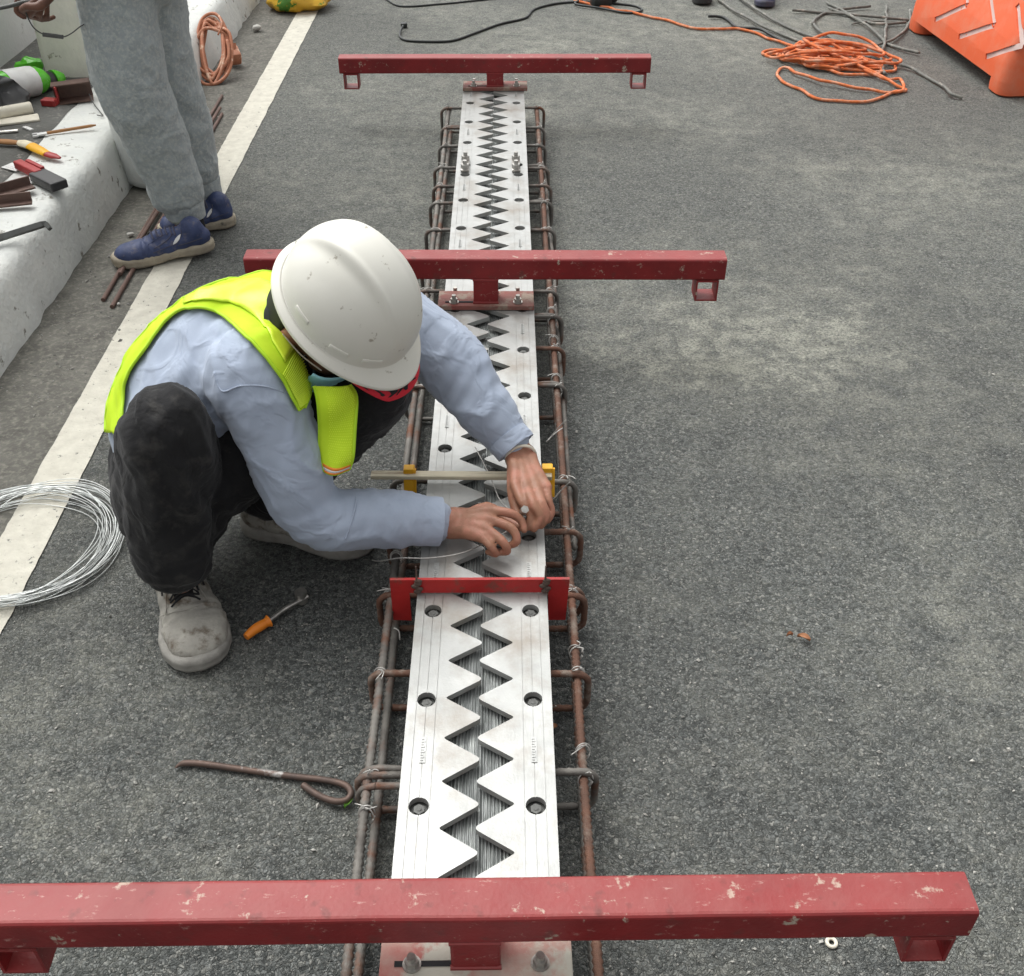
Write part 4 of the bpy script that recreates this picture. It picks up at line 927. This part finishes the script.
limb(body, [anR+V((0, .02, -.05)), anR+V((.02, -.04, -.082))], [.024, .016]); limb(body, [anL+V((-.02, 0, -.04)), anL+V((.09, -.005, -.075))], [.026, .019])
limb(body, [nk-V((.03, -.02, .03)), nk, hd-up*.05-fr*.02], [.062, .056, .054])
body.ball(hd, (.095, .076, .085), HM); body.ball(hd+fr*.035-up*.055, (.055, .054, .055), HM); limb(body, [hd+fr*.085-up*.02, hd+fr*.104-up*.045], [.010, .013])
for s in (-1, 1): body.ball(hd+lf*s*.077-fr*.008-up*.030, (.017, .008, .028), HM, n=8)
for s in (-1, 1): body.ball(hd+lf*s*.035+fr*.078-up*.008, (.012, .022, .008), HM, n=8)
def hand(g, W_, kn, sideW, fingers, thumb, back, r0=.026, wrist_r=.024):
    """W_ wrist, kn centre of the knuckles, sideW vector across the palm (towards index), fingers = lists of points after the knuckle"""
    W_ = V(W_); kn = V(kn); s = sideW.normalized()
    for k in range(4):
        o = s*(.030-.020*k); root_ = kn+o*1.0+(W_-kn)*(.02+.035*abs(k-1)); limb(g, [W_+o*.55, W_.lerp(root_, .5)+o*.1, root_], [.0165, .0145, .0105], sub=3, n=10)
        pts = [root_]+[V(p) for p in fingers[k]]; rr = [.0098, .0088, .0080, .0068][:len(pts)]; rr = [x*(1 if k < 3 else .87) for x in rr]
        g.tube(pts if len(pts) < 3 else spline(pts, 4), [np.interp(i, np.linspace(0, (len(spline(pts, 4))-1), len(rr)), rr) for i in range(len(spline(pts, 4)))], 9)
        for p, r_ in zip(pts, rr): g.ball(p, r_*1.04, n=6)
    pts = [V(p) for p in thumb]; rr = [.0150, .0120, .0098, .0085][:len(pts)]; sp_ = spline(pts, 4); g.tube(sp_, [np.interp(i, np.linspace(0, len(sp_)-1, len(rr)), rr) for i in range(len(sp_))], 9)
    for p, r_ in zip(pts, rr): g.ball(p, r_*1.04, n=6)
# right hand (lower in the photo): points right, fingers pinching down
kR = P(489, 524, .185)
hand(body, rw, kR, V((.15, .95, .25)),
     [[P(509, 513, .190), P(521, 520, .178), P(524, 530, .166)],
      [P(511, 528, .182), P(517, 541, .165), P(508, 546, .152)],
      [P(502, 541, .176), P(507, 551, .158), P(498, 552, .149)],
      [P(490, 546, .172), P(496, 554, .156), P(488, 552, .149)]],
     [rw.lerp(kR, .25)+V((0, .022, -.012)), P(487, 508, .160), P(505, 519, .156), P(519, 527, .155)], None)
# left hand (upper in the photo): hangs down onto the bolt
kL = P(532, 489, .190)
hand(body, lw, kL, V((-1, .05, .1)),
     [[P(522, 502, .186), P(531, 516, .170), P(526, 528, .155)],
      [P(533, 504, .190), P(540, 518, .172), P(534, 529, .155)],
      [P(542, 503, .186), P(547, 516, .168), P(541, 526, .154)],
      [P(549, 501, .178), P(552, 512, .162), P(548, 521, .152)]],
     [lw.lerp(kL, .30)+V((-.016, -.005, -.008)), P(513, 490, .180), P(515, 506, .166), P(520, 518, .158)], None)
person_mesh(body, 'body', 'skin', wk, .0032, 3)
# shirt
g = G()
limb(g, [pel+V((-.012, 0.01, .06)), mid+V((-.01, .01, .01)), chest, nk-V((.035, -.012, .012))], [.118, .128, .122, .075], n=20)
limb(g, [pel+V((-.01, -.045, .08)), mid+V((-.005, -.045, .015)), chest+V((0, -.06, .0))], [.09, .100, .092], n=16); limb(g, [pel+V((.01, .08, .04)), mid+V((.02, .07, 0)), chest+V((.02, .08, -.01))], [.10, .108, .095], n=16)
limb(g, [rs, rs.lerp(re, .5)+V((.0, -.008, 0)), re, re.lerp(rw, .5), rw-(rw-re).normalized()*.040], [.080, .068, .058, .052, .042], n=18)
limb(g, [ls, le, le.lerp(lw, .55), lw-(lw-le).normalized()*.028], [.078, .068, .056, .040], n=18)
fl = [(re, .11, (rs-re).normalized(), .034, .0075), (rs.lerp(re, .45), .12, V((.8, .2, -.5)), .040, .0045), (re.lerp(rw, .5), .11, (rw-re).normalized(), .030, .0040), (rw, .07, (rw-re).normalized(), .018, .0035),
      (rs+V((-.05, .02, -.02)), .16, V((.9, -.1, -.35)), .045, .006), (mid, .18, V((.6, 0, .8)), .05, .006), (le.lerp(lw, .45), .12, ((lw-le).normalized()+V((.5,0,0))), .040, .0055), (lw, .07, (lw-le).normalized(), .016, .004)]
shirt, sv, sf = person_mesh(g, 'shirt', 'shirt', wk, .0062, 4, fl, 2)
# sleeve cuffs
def ringcuff(c, ax, r, wdt, m, name, parent, thick=.003):
    ax = ax.normalized(); u = ax.orthogonal().normalized(); w_ = ax.cross(u); g = G(); rows = []
    for t, dr in ((-.5, 0), (-.48, thick), (-.25, thick*1.2), (0, thick), (.25, thick*1.2), (.48, thick), (.5, 0), (.5, -thick), (.2, -thick*1.5)):
        rows.append([c+ax*(wdt*t)+(u*math.cos(a)+w_*math.sin(a))*(r+dr)*(1+.02*math.sin(3*a+t*4)) for a in np.linspace(0, 2*math.pi, 28, endpoint=False)])
    g.grid(rows, True); return g.build(name, m, parent, angle=60)
ringcuff(rw-(rw-re).normalized()*.045, rw-re, .0415, .050, 'shirt', 'cuff', shirt); ringcuff(lw-(lw-le).normalized()*.024, lw-le, .039, .030, 'shirt', 'cuff', shirt)
# bracelet on the left wrist
q = lw+(kL-lw).normalized()*.015; ax = (kL-lw).normalized(); u = ax.orthogonal().normalized(); w_ = ax.cross(u)
g = G(); g.tube([q+(u*math.cos(a)+w_*math.sin(a))*.0285 for a in np.linspace(0, 2*math.pi, 30, endpoint=False)], .0030, 6, closed=True); g.build('bracelet', 'cream', wk)
# trousers
g = G()
limb(g, [pel+V((-.012, -.01, -.015)), pel+V((.0, .02, .03))], [.128, .125], n=20); limb(g, [hipR+V((-.0, 0, -.01)), hipR.lerp(knR, .5)+V((0, 0, .01)), knR], [.10, .088, .070], n=18); limb(g, [knR, knR.lerp(anR, .35)+V((-.005, .0, 0)), anR+V((0, 0, .08)), anR+V((.002, .002, .044))], [.070, .074, .068, .066], n=18)
limb(g, [hipL, hipL.lerp(knL, .5), knL], [.108, .100, .080], n=18); limb(g, [hipR+V((.06, .03, .04)), V((-.44, 1.54, .29)), V((-.36, 1.53, .31))], [.09, .085, .07], n=18); limb(g, [knL, knL.lerp(anL, .4), anL+V((0, 0, .02))], [.078, .072, .066], n=18)
fl = [(knR.lerp(anR, .35), .20, V((.8, .55, .15)), .050, .016), (anR+V((0, 0, .05)), .10, V((.1, .1, 1)), .030, .009), (hipR, .16, V((.5, .5, .7)), .045, .010), (knR+V((-.03, 0, -.04)), .12, V((.6, 0, .8)), .035, .006), (knL.lerp(anL, .4), .16, V((.8, .55, .3)), .05, .008), (hipL.lerp(knL, .5), .14, V((1, 0, .2)), .04, .006)]
tro, tv, tf = person_mesh(g, 'trousers', 'black', wk, .0065, 4, fl, 5)
# shoes
rt = P(205, 674, 0)
hR = P(176, 596, 0)+Vector((-.01, .06, 0)); dR = (rt-hR).normalized(); hR = rt-dR*.300
shR, T_, on_, f, s_x, u, Ls = shoe(wk, hR, rt, .134, .112, 'dustyshoe', 'dustysole')
for k in range(5):
    x = .112+.013*k; g = G(); yy = .020; g.tube(spline([on_(x, -yy, .001), on_(x+.003, 0, .0035), on_(x+.010, yy, .001)], 4), .0019, 6); g.tube(spline([on_(x+.009, -yy, .001), on_(x+.006, 0, .005), on_(x, yy, .001)], 4), .0019, 6); g.build('lace', 'capblack', shR)
g = G()
for q in ((.03, .020), (-.028, .018), (.020, .040), (-.012, .045)): g.tube(spline([on_(.118, 0, .006), on_(.118+q[1]*.5, q[0]*.6, .010), on_(.118+q[1], q[0], .002)], 4), .0018, 6)
g.build('lace', 'capblack', shR)
g = G(); p = on_(.140, .0, -.004); g.grid([[on_(x, y, .0016) for y in np.linspace(-.013, .013, 7)] for x in np.linspace(.108, .172, 8)]); g.build('tongue', 'black', shR, angle=180)
tL = V((-.260, 1.568, .0)); shL = shoe(wk, tL-(tL-V((-.52, 1.640, .0))).normalized()*.285, tL, .112, .092, 'dustyshoe', 'dustysole')[0]
# helmet
he = G(); rows = []; NA = 168
def hel(a, v, off=0):
    # a azimuth (0 = front), v 0 apex .. 1 rim .. >1 brim
    ca, sa = math.cos(a), math.sin(a)
    if v <= 1:
        q = math.sin(v*math.pi/2)**.92; z = .135*max(0, math.cos(v*math.pi/2))**.86; ax = .121; ay = .100
        x, y = ax*q*ca, ay*q*sa
        yb = abs(y); band = 1/(1+math.exp((yb-(.030+.012*(1-v)))/.0016)); fade = max(0, 1-v)**.35
        z += .013*band*fade; k = 1+.03*band*fade
        cr = math.exp(-((yb-.037)/.007)**2)*.0045*fade; z += cr
        # side crease
        z -= .002*math.exp(-((yb-.075)/.012)**2)*fade
        return HM @ V((x*k*(1+off), y*(1+off), z+off*.1))
    e = v-1; bw = .011+.026*max(0, ca)**2.5+.004*max(0, -ca)
    x, y = (.121+bw*e)*ca, (.100+(.012+.004*max(0, ca))*e)*sa
    return HM @ V((x, y, -.010*e-.012*e*max(0, ca)**2-.004*math.sin(a)**2*0))
for v in [.001]+list(np.linspace(.03, 1, 64))+[1.06, 1.35, 1.7, 1.95, 2.0]:
    rows.append([HC+hel(2*math.pi*k/NA, float(v)) for k in range(NA)])
rows.append([HC+hel(2*math.pi*k/NA, 2.0)-up*.004 for k in range(NA)]); rows.append([HC+hel(2*math.pi*k/NA, 1.7)-up*.006 for k in range(NA)])
he.grid(rows, True); he.f.append(tuple(range(NA))[::-1])
helm = he.build('helmet', 'helmet', wk, angle=70); so2 = helm.modifiers.new('thick', 'SOLIDIFY'); so2.thickness = .0025; so2.offset = -1
for deg, vv in ((-100, .93), (-62, .95), (-33, .95), (100, .93), (62, .95), (180, .95)):
    a = R_(deg); p = HC+hel(a, vv); p2 = HC+hel(a+.01, vv); p3 = HC+hel(a, vv-.05); tx = (p2-p).normalized(); tz = (p3-p).normalized(); nn = tx.cross(tz); M = Matrix((tx, tz, nn)).transposed()
    g = G(); g.box(p+tz*.008, (.034, .011, .008), M, bev=.0025); g.build('helmet_lug', 'helmet', helm, angle=40)
# red cap visor under the helmet brim, with black flame marks
g = G(); rows = []; NV = 40
def vis(a, t, dz=0):
    tp = min(1, max(0, (a+R_(58))/R_(38)))**.6*min(1, max(0, (R_(80)-a)/R_(30)))**.5; t = t*tp; return HC+HM @ V(((.108+(.056)*t)*math.cos(a)+.006*t, (.094+(.022)*t)*math.sin(a), -.014-.022*t*t-.006-(.020*math.sin(a)**2)*t+dz))
for t, dz in ((0, 0), (.3, 0), (.6, 0), (.85, 0), (.97, 0), (1.0, -.002), (.97, -.004), (.6, -.004), (0, -.004)): rows.append([vis(R_(-56+122*k/(NV-1)), t, dz) for k in range(NV)])
g.grid(rows); cap = g.build('cap_visor', 'capred', wk, angle=60)
r5 = random.Random(4)
for k in range(11):
    a = R_(-50+k*11); g = G()
    rws = []
    for j in range(7):
        t = .52+.40*j/6; aa = a+.10*math.sin(j*1.1+k); wd = .055*math.sin(math.pi*(j+.6)/7.2)*(1+.5*(k % 2))
        rws.append([vis(aa-wd, t, .0012), vis(aa, t, .0016), vis(aa+wd, t, .0012)])
    g.grid(rws); g.build('flame_mark', 'capblack', cap, angle=180)
# face mask and straps
g = G(); rows = []
for i in range(11):
    t = i/10; row = []
    for k in range(15):
        b = -1+2*k/14; x = .060+.056*math.cos(b*1.25)*(1-.35*(t-.35)**2); y = .072*math.sin(b*1.35); z = -.034-.086*t; row.append(hd-cF*.016-cR*.012+cU*.006+HM @ V((x*(1.02-.18*t)+.004*math.sin(i*3), y, z)))
    rows.append(row)
g.grid(rows); mk = g.build('face_mask', 'maskblue', wk, angle=180); s_ = mk.modifiers.new('t', 'SOLIDIFY'); s_.thickness = .0025
for s in (-1, 1):
    g = G(); g.tube(spline([hd+HM @ V((.068, s*.062, -.034)), hd+HM @ V((.03, s*.080, -.020)), hd+HM @ V((-.012, s*.088, -.006))], 5), .0012, 5); g.tube(spline([hd+HM @ V((.060, s*.060, -.098)), hd+HM @ V((.03, s*.080, -.065)), hd+HM @ V((-.012, s*.088, -.050))], 5), .0012, 5); g.build('mask_strap', 'cream', mk)
# hair and scarf
g = G(); rows = []
for i in range(9):
    t = i/8; rows.append([hd+HM @ V((-.010+(-.090-.004*noise.noise(V((b*9, t*9, 1))))*math.cos(b), .0805*math.sin(b), .03-.105*t)) for b in np.linspace(-1.45, 1.45, 26)])
g.grid(rows); g.build('hair', 'capblack', wk, angle=180).modifiers.new('t', 'SOLIDIFY').thickness = .006
g = G(); cs = spline([nk-V((.018, -.012, .018)), nk+V((.018, -.006, .0)), hd-up*.110-fr*.045], 5); g.tube(cs, [.078-.0012*i+.006*math.sin(i*1.7) for i in range(len(cs))], 28, cap=False)
g.v = [v+V((noise.noise(v*35), noise.noise(v*35+V((3, 0, 0))), noise.noise(v*35+V((6, 0, 0)))))*.010 for v in g.v]; g.build('neck_scarf', 'scarf', wk, angle=180).modifiers.new('t', 'SOLIDIFY').thickness = .003
# ---------------- vest panels draped on the shirt
bv = BVHTree.FromPolygons([tuple(v) for v in sv], sf)
def drape(rows_def, lift, m, name, parent, nx=14, edge=None, hang=None):
    """rows_def: list of (left point, right point); every grid point is set on the shirt surface"""
    A_ = spline([V(a) for a, b in rows_def], 6); B_ = spline([V(b) for a, b in rows_def], 6); rows = []
    for a, b in zip(A_, B_):
        row = []
        for k in range(nx+1):
            p = a.lerp(b, k/nx); loc, nn, ix, dist = bv.find_nearest(p)
            if hang and hang(p): row.append(p); continue
            out = (p-loc)
            row.append(loc+nn*(lift+.002*noise.noise(p*30)))
        rows.append(row)
    g = G(); g.grid(rows)
    # relax a little
    W2 = len(rows[0]); H2 = len(rows); arr = [[v.copy() for v in r] for r in rows]
    for it in range(3):
        n2 = [[v.copy() for v in r] for r in arr]
        for i in range(1, H2-1):
            for k in range(1, W2-1): n2[i][k] = (arr[i-1][k]+arr[i+1][k]+arr[i][k-1]+arr[i][k+1])*.25
        arr = n2
    g = G(); g.grid(arr); o = g.build(name, m, parent, angle=180); md = o.modifiers.new('t', 'SOLIDIFY'); md.thickness = .003; md.offset = 1
    return o, arr

def onshirt(px, py, lift):
    d = (cF+cR*((px-512)/FPX)+cU*((488-py)/FPX)).normalized(); loc, nn, ix, ds = bv.ray_cast(cC, d)
    if loc is None:
        best = None
        for t in np.linspace(1.4, 2.4, 60):
            p = cC+d*float(t); l2, n2, i2, d2 = bv.find_nearest(p)
            if best is None or d2 < best[0]: best = (d2, l2, n2)
        loc, nn = best[1], best[2]
    return loc+nn*lift
def panel(Lc, Rc, lift, m, name, parent, nx=16, sub=7, relax=4, thick=.0015, outoff=0):
    L3 = spline([V((x, y, 0)) for x, y in Lc], sub); R3 = spline([V((x, y, 0)) for x, y in Rc], sub); arr = []
    for a, b in zip(L3, R3): arr.append([onshirt(*(a.lerp(b, k/nx)).xy, lift) for k in range(nx+1)])
    for it in range(relax):
        n2 = [[v.copy() for v in r] for r in arr]
        for i in range(len(arr)):
            for k in range(nx+1):
                nb = [arr[j][q] for j, q in ((i-1, k), (i+1, k), (i, k-1), (i, k+1)) if 0 <= j < len(arr) and 0 <= q <= nx]
                av = sum(nb, V((0, 0, 0)))/len(nb)
                edge_ = i in (0, len(arr)-1) or k in (0, nx)
                n2[i][k] = arr[i][k].lerp(av, .15 if edge_ else .6)
        arr = n2
    for row in arr:
        for k, p in enumerate(row):
            loc, nn, ix, ds = bv.find_nearest(p)
            if (p-loc).dot(nn) < lift*.8: row[k] = loc+nn*lift
    g = G(); g.grid(arr); o = g.build(name, m, parent, angle=180); md = o.modifiers.new('t', 'SOLIDIFY'); md.thickness = thick; md.offset = 0
    return o, arr
AH = [(125, 437), (127, 405), (131, 378), (150, 350), (173, 320), (195, 311), (220, 318), (241, 336), (262, 357), (280, 381), (289, 400), (296, 412)]
NK = [(110, 433), (112, 392), (121, 362), (146, 333), (170, 310), (206, 291), (241, 279), (277, 272), (284, 318), (296, 352), (307, 386), (301, 409)]
vest, arr = panel(AH, NK, .008, 'vest', 'vest', wk)
# piping along the armhole and the neck edge, reflective band down the middle, raised net pattern
g = G(); g.tube([r_[0]+V((0, 0, .001)) for r_ in arr], .0030, 6); g.tube([r_[-1] for r_ in arr], .0030, 6); g.build('piping', 'vestedge', vest, angle=180)
def shell(i0, i1, k0, k1, lift, name, m):
    rows_ = []
    for r_ in arr[i0:i1]:
        rw_ = []
        for k in np.linspace(k0, k1, 8):
            a = int(k); b = min(a+1, len(r_)-1); p = r_[a].lerp(r_[b], k-a); loc, nn, ix, ds = bv.find_nearest(p); rw_.append(p+nn*lift)
        rows_.append(rw_)
    g = G(); g.grid(rows_); o = g.build(name, m, vest, angle=180); md = o.modifiers.new('t', 'SOLIDIFY'); md.thickness = .0012; return o
nR = len(arr); shell(int(nR*.42), int(nR*.80), 5, 12.5, .0030, 'reflective_band', 'vestband')
# net of little raised knots on the vest front
def knots(arr_, i0, i1, k0, k1, name, parent, nrm=None):
    g = G(); c_ = 0
    for i in range(i0, min(i1, len(arr_)-1)):
        for h_ in (0, .5):
            r1, r2_ = arr_[i], arr_[i+1]
            kk = k0+(.25 if h_ else 0)
            while kk < k1:
                a = int(kk); b = min(a+1, len(r1)-1); p = r1[a].lerp(r1[b], kk-a).lerp(r2_[a].lerp(r2_[b], kk-a), h_)
                e1 = (r1[b]-r1[a]).normalized(); e2 = (r2_[a]-r1[a]).normalized(); nn = e1.cross(e2).normalized()
                if nn.dot(cC-p) < 0: nn = -nn
                q = p+nn*.0026; s_ = .0016
                g.add([q+e1*s_, q+e2*s_, q-e1*s_, q-e2*s_, q+nn*.0012], [(0, 1, 4), (1, 2, 4), (2, 3, 4), (3, 0, 4)]); kk += .55
    o = g.build(name, 'vestband', parent, smooth=False); o['kind'] = 'stuff'
knots(arr, int(nR*.80), nR-3, 1.5, 14.5, 'netting', vest)
# far front half of the vest hanging below the chest
TL = [(314, 386, .44), (318, 403, .42), (320, 425, .38), (320, 452, .34), (325, 471, .315)]
TR = [(350, 384, .44), (356, 398, .42), (355, 425, .38), (353, 455, .34), (349, 470, .315)]
L3 = spline([P(*q) for q in TL], 6); R3 = spline([P(*q) for q in TR], 6); arr2 = []
for i, (a, b) in enumerate(zip(L3, R3)): arr2.append([a.lerp(b, k/10)+V((0, -.008*math.sin(math.pi*k/10)+.003*math.sin(i*.4+k*.5), 0)) for k in range(11)])
g = G(); g.grid(arr2); fp = g.build('vest', 'vest', wk, angle=180); fp.modifiers.new('t', 'SOLIDIFY').thickness = .003
g = G(); g.tube([r_[0] for r_ in arr2], .0035, 6); g.tube([r_[-1] for r_ in arr2], .0035, 6); g.tube(arr2[-1], .003, 6); g.build('piping', 'vestedge', fp, angle=180)
knots(arr2, 1, len(arr2)-5, 3, 9.5, 'netting', fp)
for i0, i1, m_, nm in ((-4, -3, 'orangetape', 'orange_tape'), (-3, -2, 'silvertape', 'silver_tape'), (-2, -1, 'orangetape', 'orange_tape')):
    g = G(); g.grid([[p+V((0, -.0032, .001)) for p in arr2[i0]], [p+V((0, -.0032, .001)) for p in arr2[i1]]]); g.build(nm, m_, fp, angle=180).modifiers.new('t', 'SOLIDIFY').thickness = .001

for path in ([(214, 372), (222, 391), (240, 386), (262, 386), (284, 392)], [(352, 486), (356, 500), (352, 520), (345, 540)]):
    g = G(); g.tube(spline([onshirt(x, y, .0006) for x, y in path], 6), .0016, 5); g.build('seam', 'shirt', shirt, angle=180)
# ---------------- standing man at the kerb
Ya = 2.96
an1 = PY(186, 208, Ya); an2 = PY(206, 186, 3.12)
kn1 = PY(136, 84, Ya-.03); kn2 = PY(160, 72, 3.10); hp1 = PY(116, -52, 2.96); hp2 = PY(145, -52, 3.10)
ms = thing('person', ((an1.x+an2.x)/2, 3.03, 0), 'standing man in grey jogging trousers and blue shoes stepping beside the white kerb', 'person')
hc = (hp1+hp2)/2+V((0, 0, .04)); wst = hc+V((-.02, 0, .20)); ch_ = wst+V((-.10, 0, .24)); nk2 = ch_+V((-.05, 0, .16)); hd2 = nk2+V((-.07, 0, .14))
s1 = ch_+V((-.02, -.17, .09)); s2 = ch_+V((-.02, .17, .09)); w1 = PY(62, -16, 2.86); e1 = s1.lerp(w1, .5)+V((.10, -.03, -.08)); w2 = PY(40, -16, 3.05); e2_ = s2.lerp(w2, .5)+V((.10, .05, -.08))
b = G(); limb(b, [hc, wst, ch_, nk2, hd2-V((0, 0, .05))], [.13, .12, .13, .055, .052]); limb(b, [s1, ch_, s2], [.055, .11, .055])
for h_, k_, a_ in ((hp1, kn1, an1), (hp2, kn2, an2)): limb(b, [h_, k_, a_], [.085, .055, .036]); limb(b, [a_+V((.0, 0, -.03)), a_+V((-.03, -.01, -.062))], [.028, .016])
for s_, e_, w_ in ((s1, e1, w1), (s2, e2_, w2)): limb(b, [s_, e_, w_], [.05, .040, .028])
b.ball(hd2, (.095, .075, .115)); b.ball(hd2+V((-.04, 0, -.06)), (.055, .052, .05)); limb(b, [hd2+V((-.09, 0, .01)), hd2+V((-.108, 0, -.02))], [.010, .014]); 
for q in (-1, 1): b.ball(hd2+V((.0, .076*q, -.01)), (.016, .008, .028), n=8)
k1 = PY(42, 0, 2.87); 
hand(b, w1, k1, V((0.2, -1, .35)), [[PY(30, 5, 2.83), PY(22, 10, 2.86), PY(30, 14, 2.90)], [PY(34, 9, 2.85), PY(30, 16, 2.88), PY(38, 18, 2.91)], [PY(40, 12, 2.87), PY(40, 19, 2.90), PY(47, 19, 2.93)], [PY(47, 12, 2.90), PY(48, 19, 2.92), PY(54, 17, 2.94)]], [w1.lerp(k1, .3), PY(40, 6, 2.80), PY(28, 6, 2.80), PY(22, 9, 2.83)], None)
k2 = PY(30, -12, 3.0)
hand(b, w2, k2, V((0, 1, .2)), [[k2+V((-.03, .03, -.02)), k2+V((-.045, .03, -.05)), k2+V((-.03, .03, -.07))], [k2+V((-.03, .01, -.02)), k2+V((-.045, .01, -.05)), k2+V((-.03, .01, -.07))], [k2+V((-.03, -.01, -.02)), k2+V((-.045, -.01, -.05)), k2+V((-.03, -.01, -.07))], [k2+V((-.025, -.03, -.02)), k2+V((-.04, -.03, -.05)), k2+V((-.025, -.03, -.065))]], [w2.lerp(k2, .3), k2+V((.01, .04, -.04)), k2+V((-.01, .03, -.07))], None)
person_mesh(b, 'body', 'skindark', ms, .0045, 3)
g = G()
lg1 = [hp1+V((0, 0, .03)), PY(117, 0, Ya), PY(124, 45, Ya-.02), PY(134, 92, Ya-.03), PY(156, 140, Ya-.01), PY(172, 178, Ya), PY(178, 197, Ya), PY(181, 207, Ya)]
limb(g, lg1, [.115, .100, .098, .098, .086, .078, .075, .054], n=22, sub=5)
lg2 = [hp2+V((0, 0, .03)), PY(149, 0, 3.1), PY(158, 60, 3.1), PY(178, 120, 3.12), PY(192, 165, 3.12), PY(199, 186, 3.12)]
limb(g, lg2, [.115, .100, .098, .092, .080, .055], n=22, sub=5); limb(g, [hc+V((0, 0, -.02)), hc+V((0, 0, .10))], [.17, .15], n=22)
fl = [(lg1[3], .16, V((.35, 0, .94)), .060, .008), (lg1[3]+V((-.05, 0, -.05)), .14, V((.8, .3, .5)), .07, .009), (lg1[1], .22, V((.9, .2, .25)), .10, .006), (lg1[6], .10, V((.2, 0, 1)), .035, .008), (lg2[3], .2, V((.5, .2, .8)), .08, .008), (lg2[5], .08, V((0, 0, 1)), .035, .007), (lg1[4], .15, V((.95, .1, .3)), .06, .006)]
person_mesh(g, 'trousers', 'greypants', ms, .0075, 5, fl, 9)
ringcuff(an1+V((-.003, 0, .002)), V((.05, 0, 1)), .054, .048, 'greypants', 'trouser_cuff', ms); ringcuff(an2+V((-.012, 0, .0)), V((0, 0, 1)), .054, .052, 'greypants', 'trouser_cuff', ms)
g = G(); limb(g, [an1+V((0, 0, .02)), an1+V((.004, 0, -.065))], [.040, .042]); g.build('sock', 'capblack', ms, angle=180)
g = G(); limb(g, [an2+V((0, 0, .02)), an2+V((.004, 0, -.065))], [.040, .042]); g.build('sock', 'capblack', ms, angle=180)
g = G(); limb(g, [hc+V((0, 0, .06)), wst, ch_, nk2-V((0, 0, .03))], [.17, .155, .165, .075], n=22)
for s_, e_, w_ in ((s1, e1, w1), (s2, e2_, w2)): limb(g, [s_, e_, e_.lerp(w_, .8)], [.085, .066, .052], n=16)
person_mesh(g, 'jacket', 'grayshirt', ms, .010, 4, [(wst, .3, V((0, 0, 1)), .08, .01)], 12)
g = G(); g.ball(hd2+V((.012, 0, .02)), (.100, .083, .108), n=12); g.build('hair', 'capblack', ms, angle=180)
def blue_shoe(heel_, toe_, badge):
    up1, T_, on_, f, s_x, u, Ls = shoe(ms, heel_, toe_, .108, .082, 'blueshoe', 'sole')
    for k in range(5):
        x = .108+.013*k; g = G(); g.tube(spline([on_(x, -.020, .001), on_(x+.002, 0, .003), on_(x, .020, .001)], 4), .0024, 6); g.build('lace', 'blueshoe2', up1)
    g = G(); g.tube(spline([on_(.100, y, .0012) for y in (-.022, 0, .022)], 4), .003, 6); g.build('lace', 'blueshoe2', up1)
    bsu = BVHTree.FromPolygons([tuple(v.co+ORG[ms.name]) for v in up1.data.vertices], [tuple(p.vertices) for p in up1.data.polygons])
    for sg in (-1, 1):
        def side(x, z):
            o_ = T_(x, sg*.12, z); loc, nn, ix, dd = bsu.ray_cast(o_, s_x*(-sg)); return (loc+nn*.0014) if loc is not None else T_(x, sg*.03, z)
        for path in ([(.170, .040), (.135, .045), (.100, .050), (.085, .066), (.080, .080)], [(.165, .050), (.130, .060), (.105, .074)], [(.03, .050), (.06, .046), (.10, .042)]):
            g = G(); g.tube(spline([side(x, z) for x, z in path], 4), .0012, 5); g.build('seam', 'blueshoe2', up1, angle=180)
        g = G(); c0 = (.098, .058); g.grid([[side(c0[0]+a_*.017*math.cos(b)*.82-a_*.0075*math.sin(b)*.5, c0[1]+a_*.017*math.cos(b)*.5*-1+a_*.0075*math.sin(b)) for b in np.linspace(0, 6.283, 18)] for a_ in (.01, .5, .9, 1.0)]); 
        g.build('oval_badge', 'white', up1, angle=180).modifiers.new('t', 'SOLIDIFY').thickness = .002
    return up1
blue_shoe(P(215, 247, .016), P(114, 267, .002), True)
blue_shoe(P(236, 222, .004), P(160, 238, .002), False)
# wire with dark grip hanging from his hand
g = G(); wp = [PY(0, 9, 2.85), PY(12, 6, 2.85), PY(22, 4, 2.85), PY(28, 18, 2.86), PY(34, 28, 2.86), PY(43, 34, 2.86), PY(53, 36, 2.86), PY(63, 37, 2.86), PY(72, 33, 2.86), PY(81, 26, 2.86), PY(90, 22, 2.95)]
g.tube(spline(wp, 5), .0016, 6); g.cyl(PY(43, 34.5, 2.86), PY(63, 37, 2.86), .0055, n=10); g.tube(spline([PY(-10, 10, 2.85), PY(10, 6, 2.85), PY(24, 2, 2.85), PY(40, 0, 2.85)], 5), .005, 8)
o = g.build('held_wire', 'darksteel', org=PY(40, 20, 2.86), angle=60); tag(o, 'dark wire with a short thick grip held in the hand of the standing man', 'wire')

g = G(); a = P(523, 512, .185); M = rot('Z', 20) @ rot('X', 35)
for dz, rr in ((-.010, .0052), (.004, .0075)): g.tube([a+M @ V((0, 0, dz)), a+M @ V((0, 0, dz+.013))], rr, 6 if rr > .006 else 12)
o = g.build('hex_bolt', 'steel', org=a, angle=30); tag(o, 'small shiny hex bolt pinched between the fingers of the crouching worker', 'bolt')
g = G(); g.tube([P(478, 503, .150), P(500, 511, .155), P(527, 519, .165)], [.003, .0045, .0055], 8); o = g.build('tying_tool', 'darksteel', org=P(500, 511, .15)); tag(o, 'thin dark steel tool under the fingers of the crouching worker', 'hand tool')
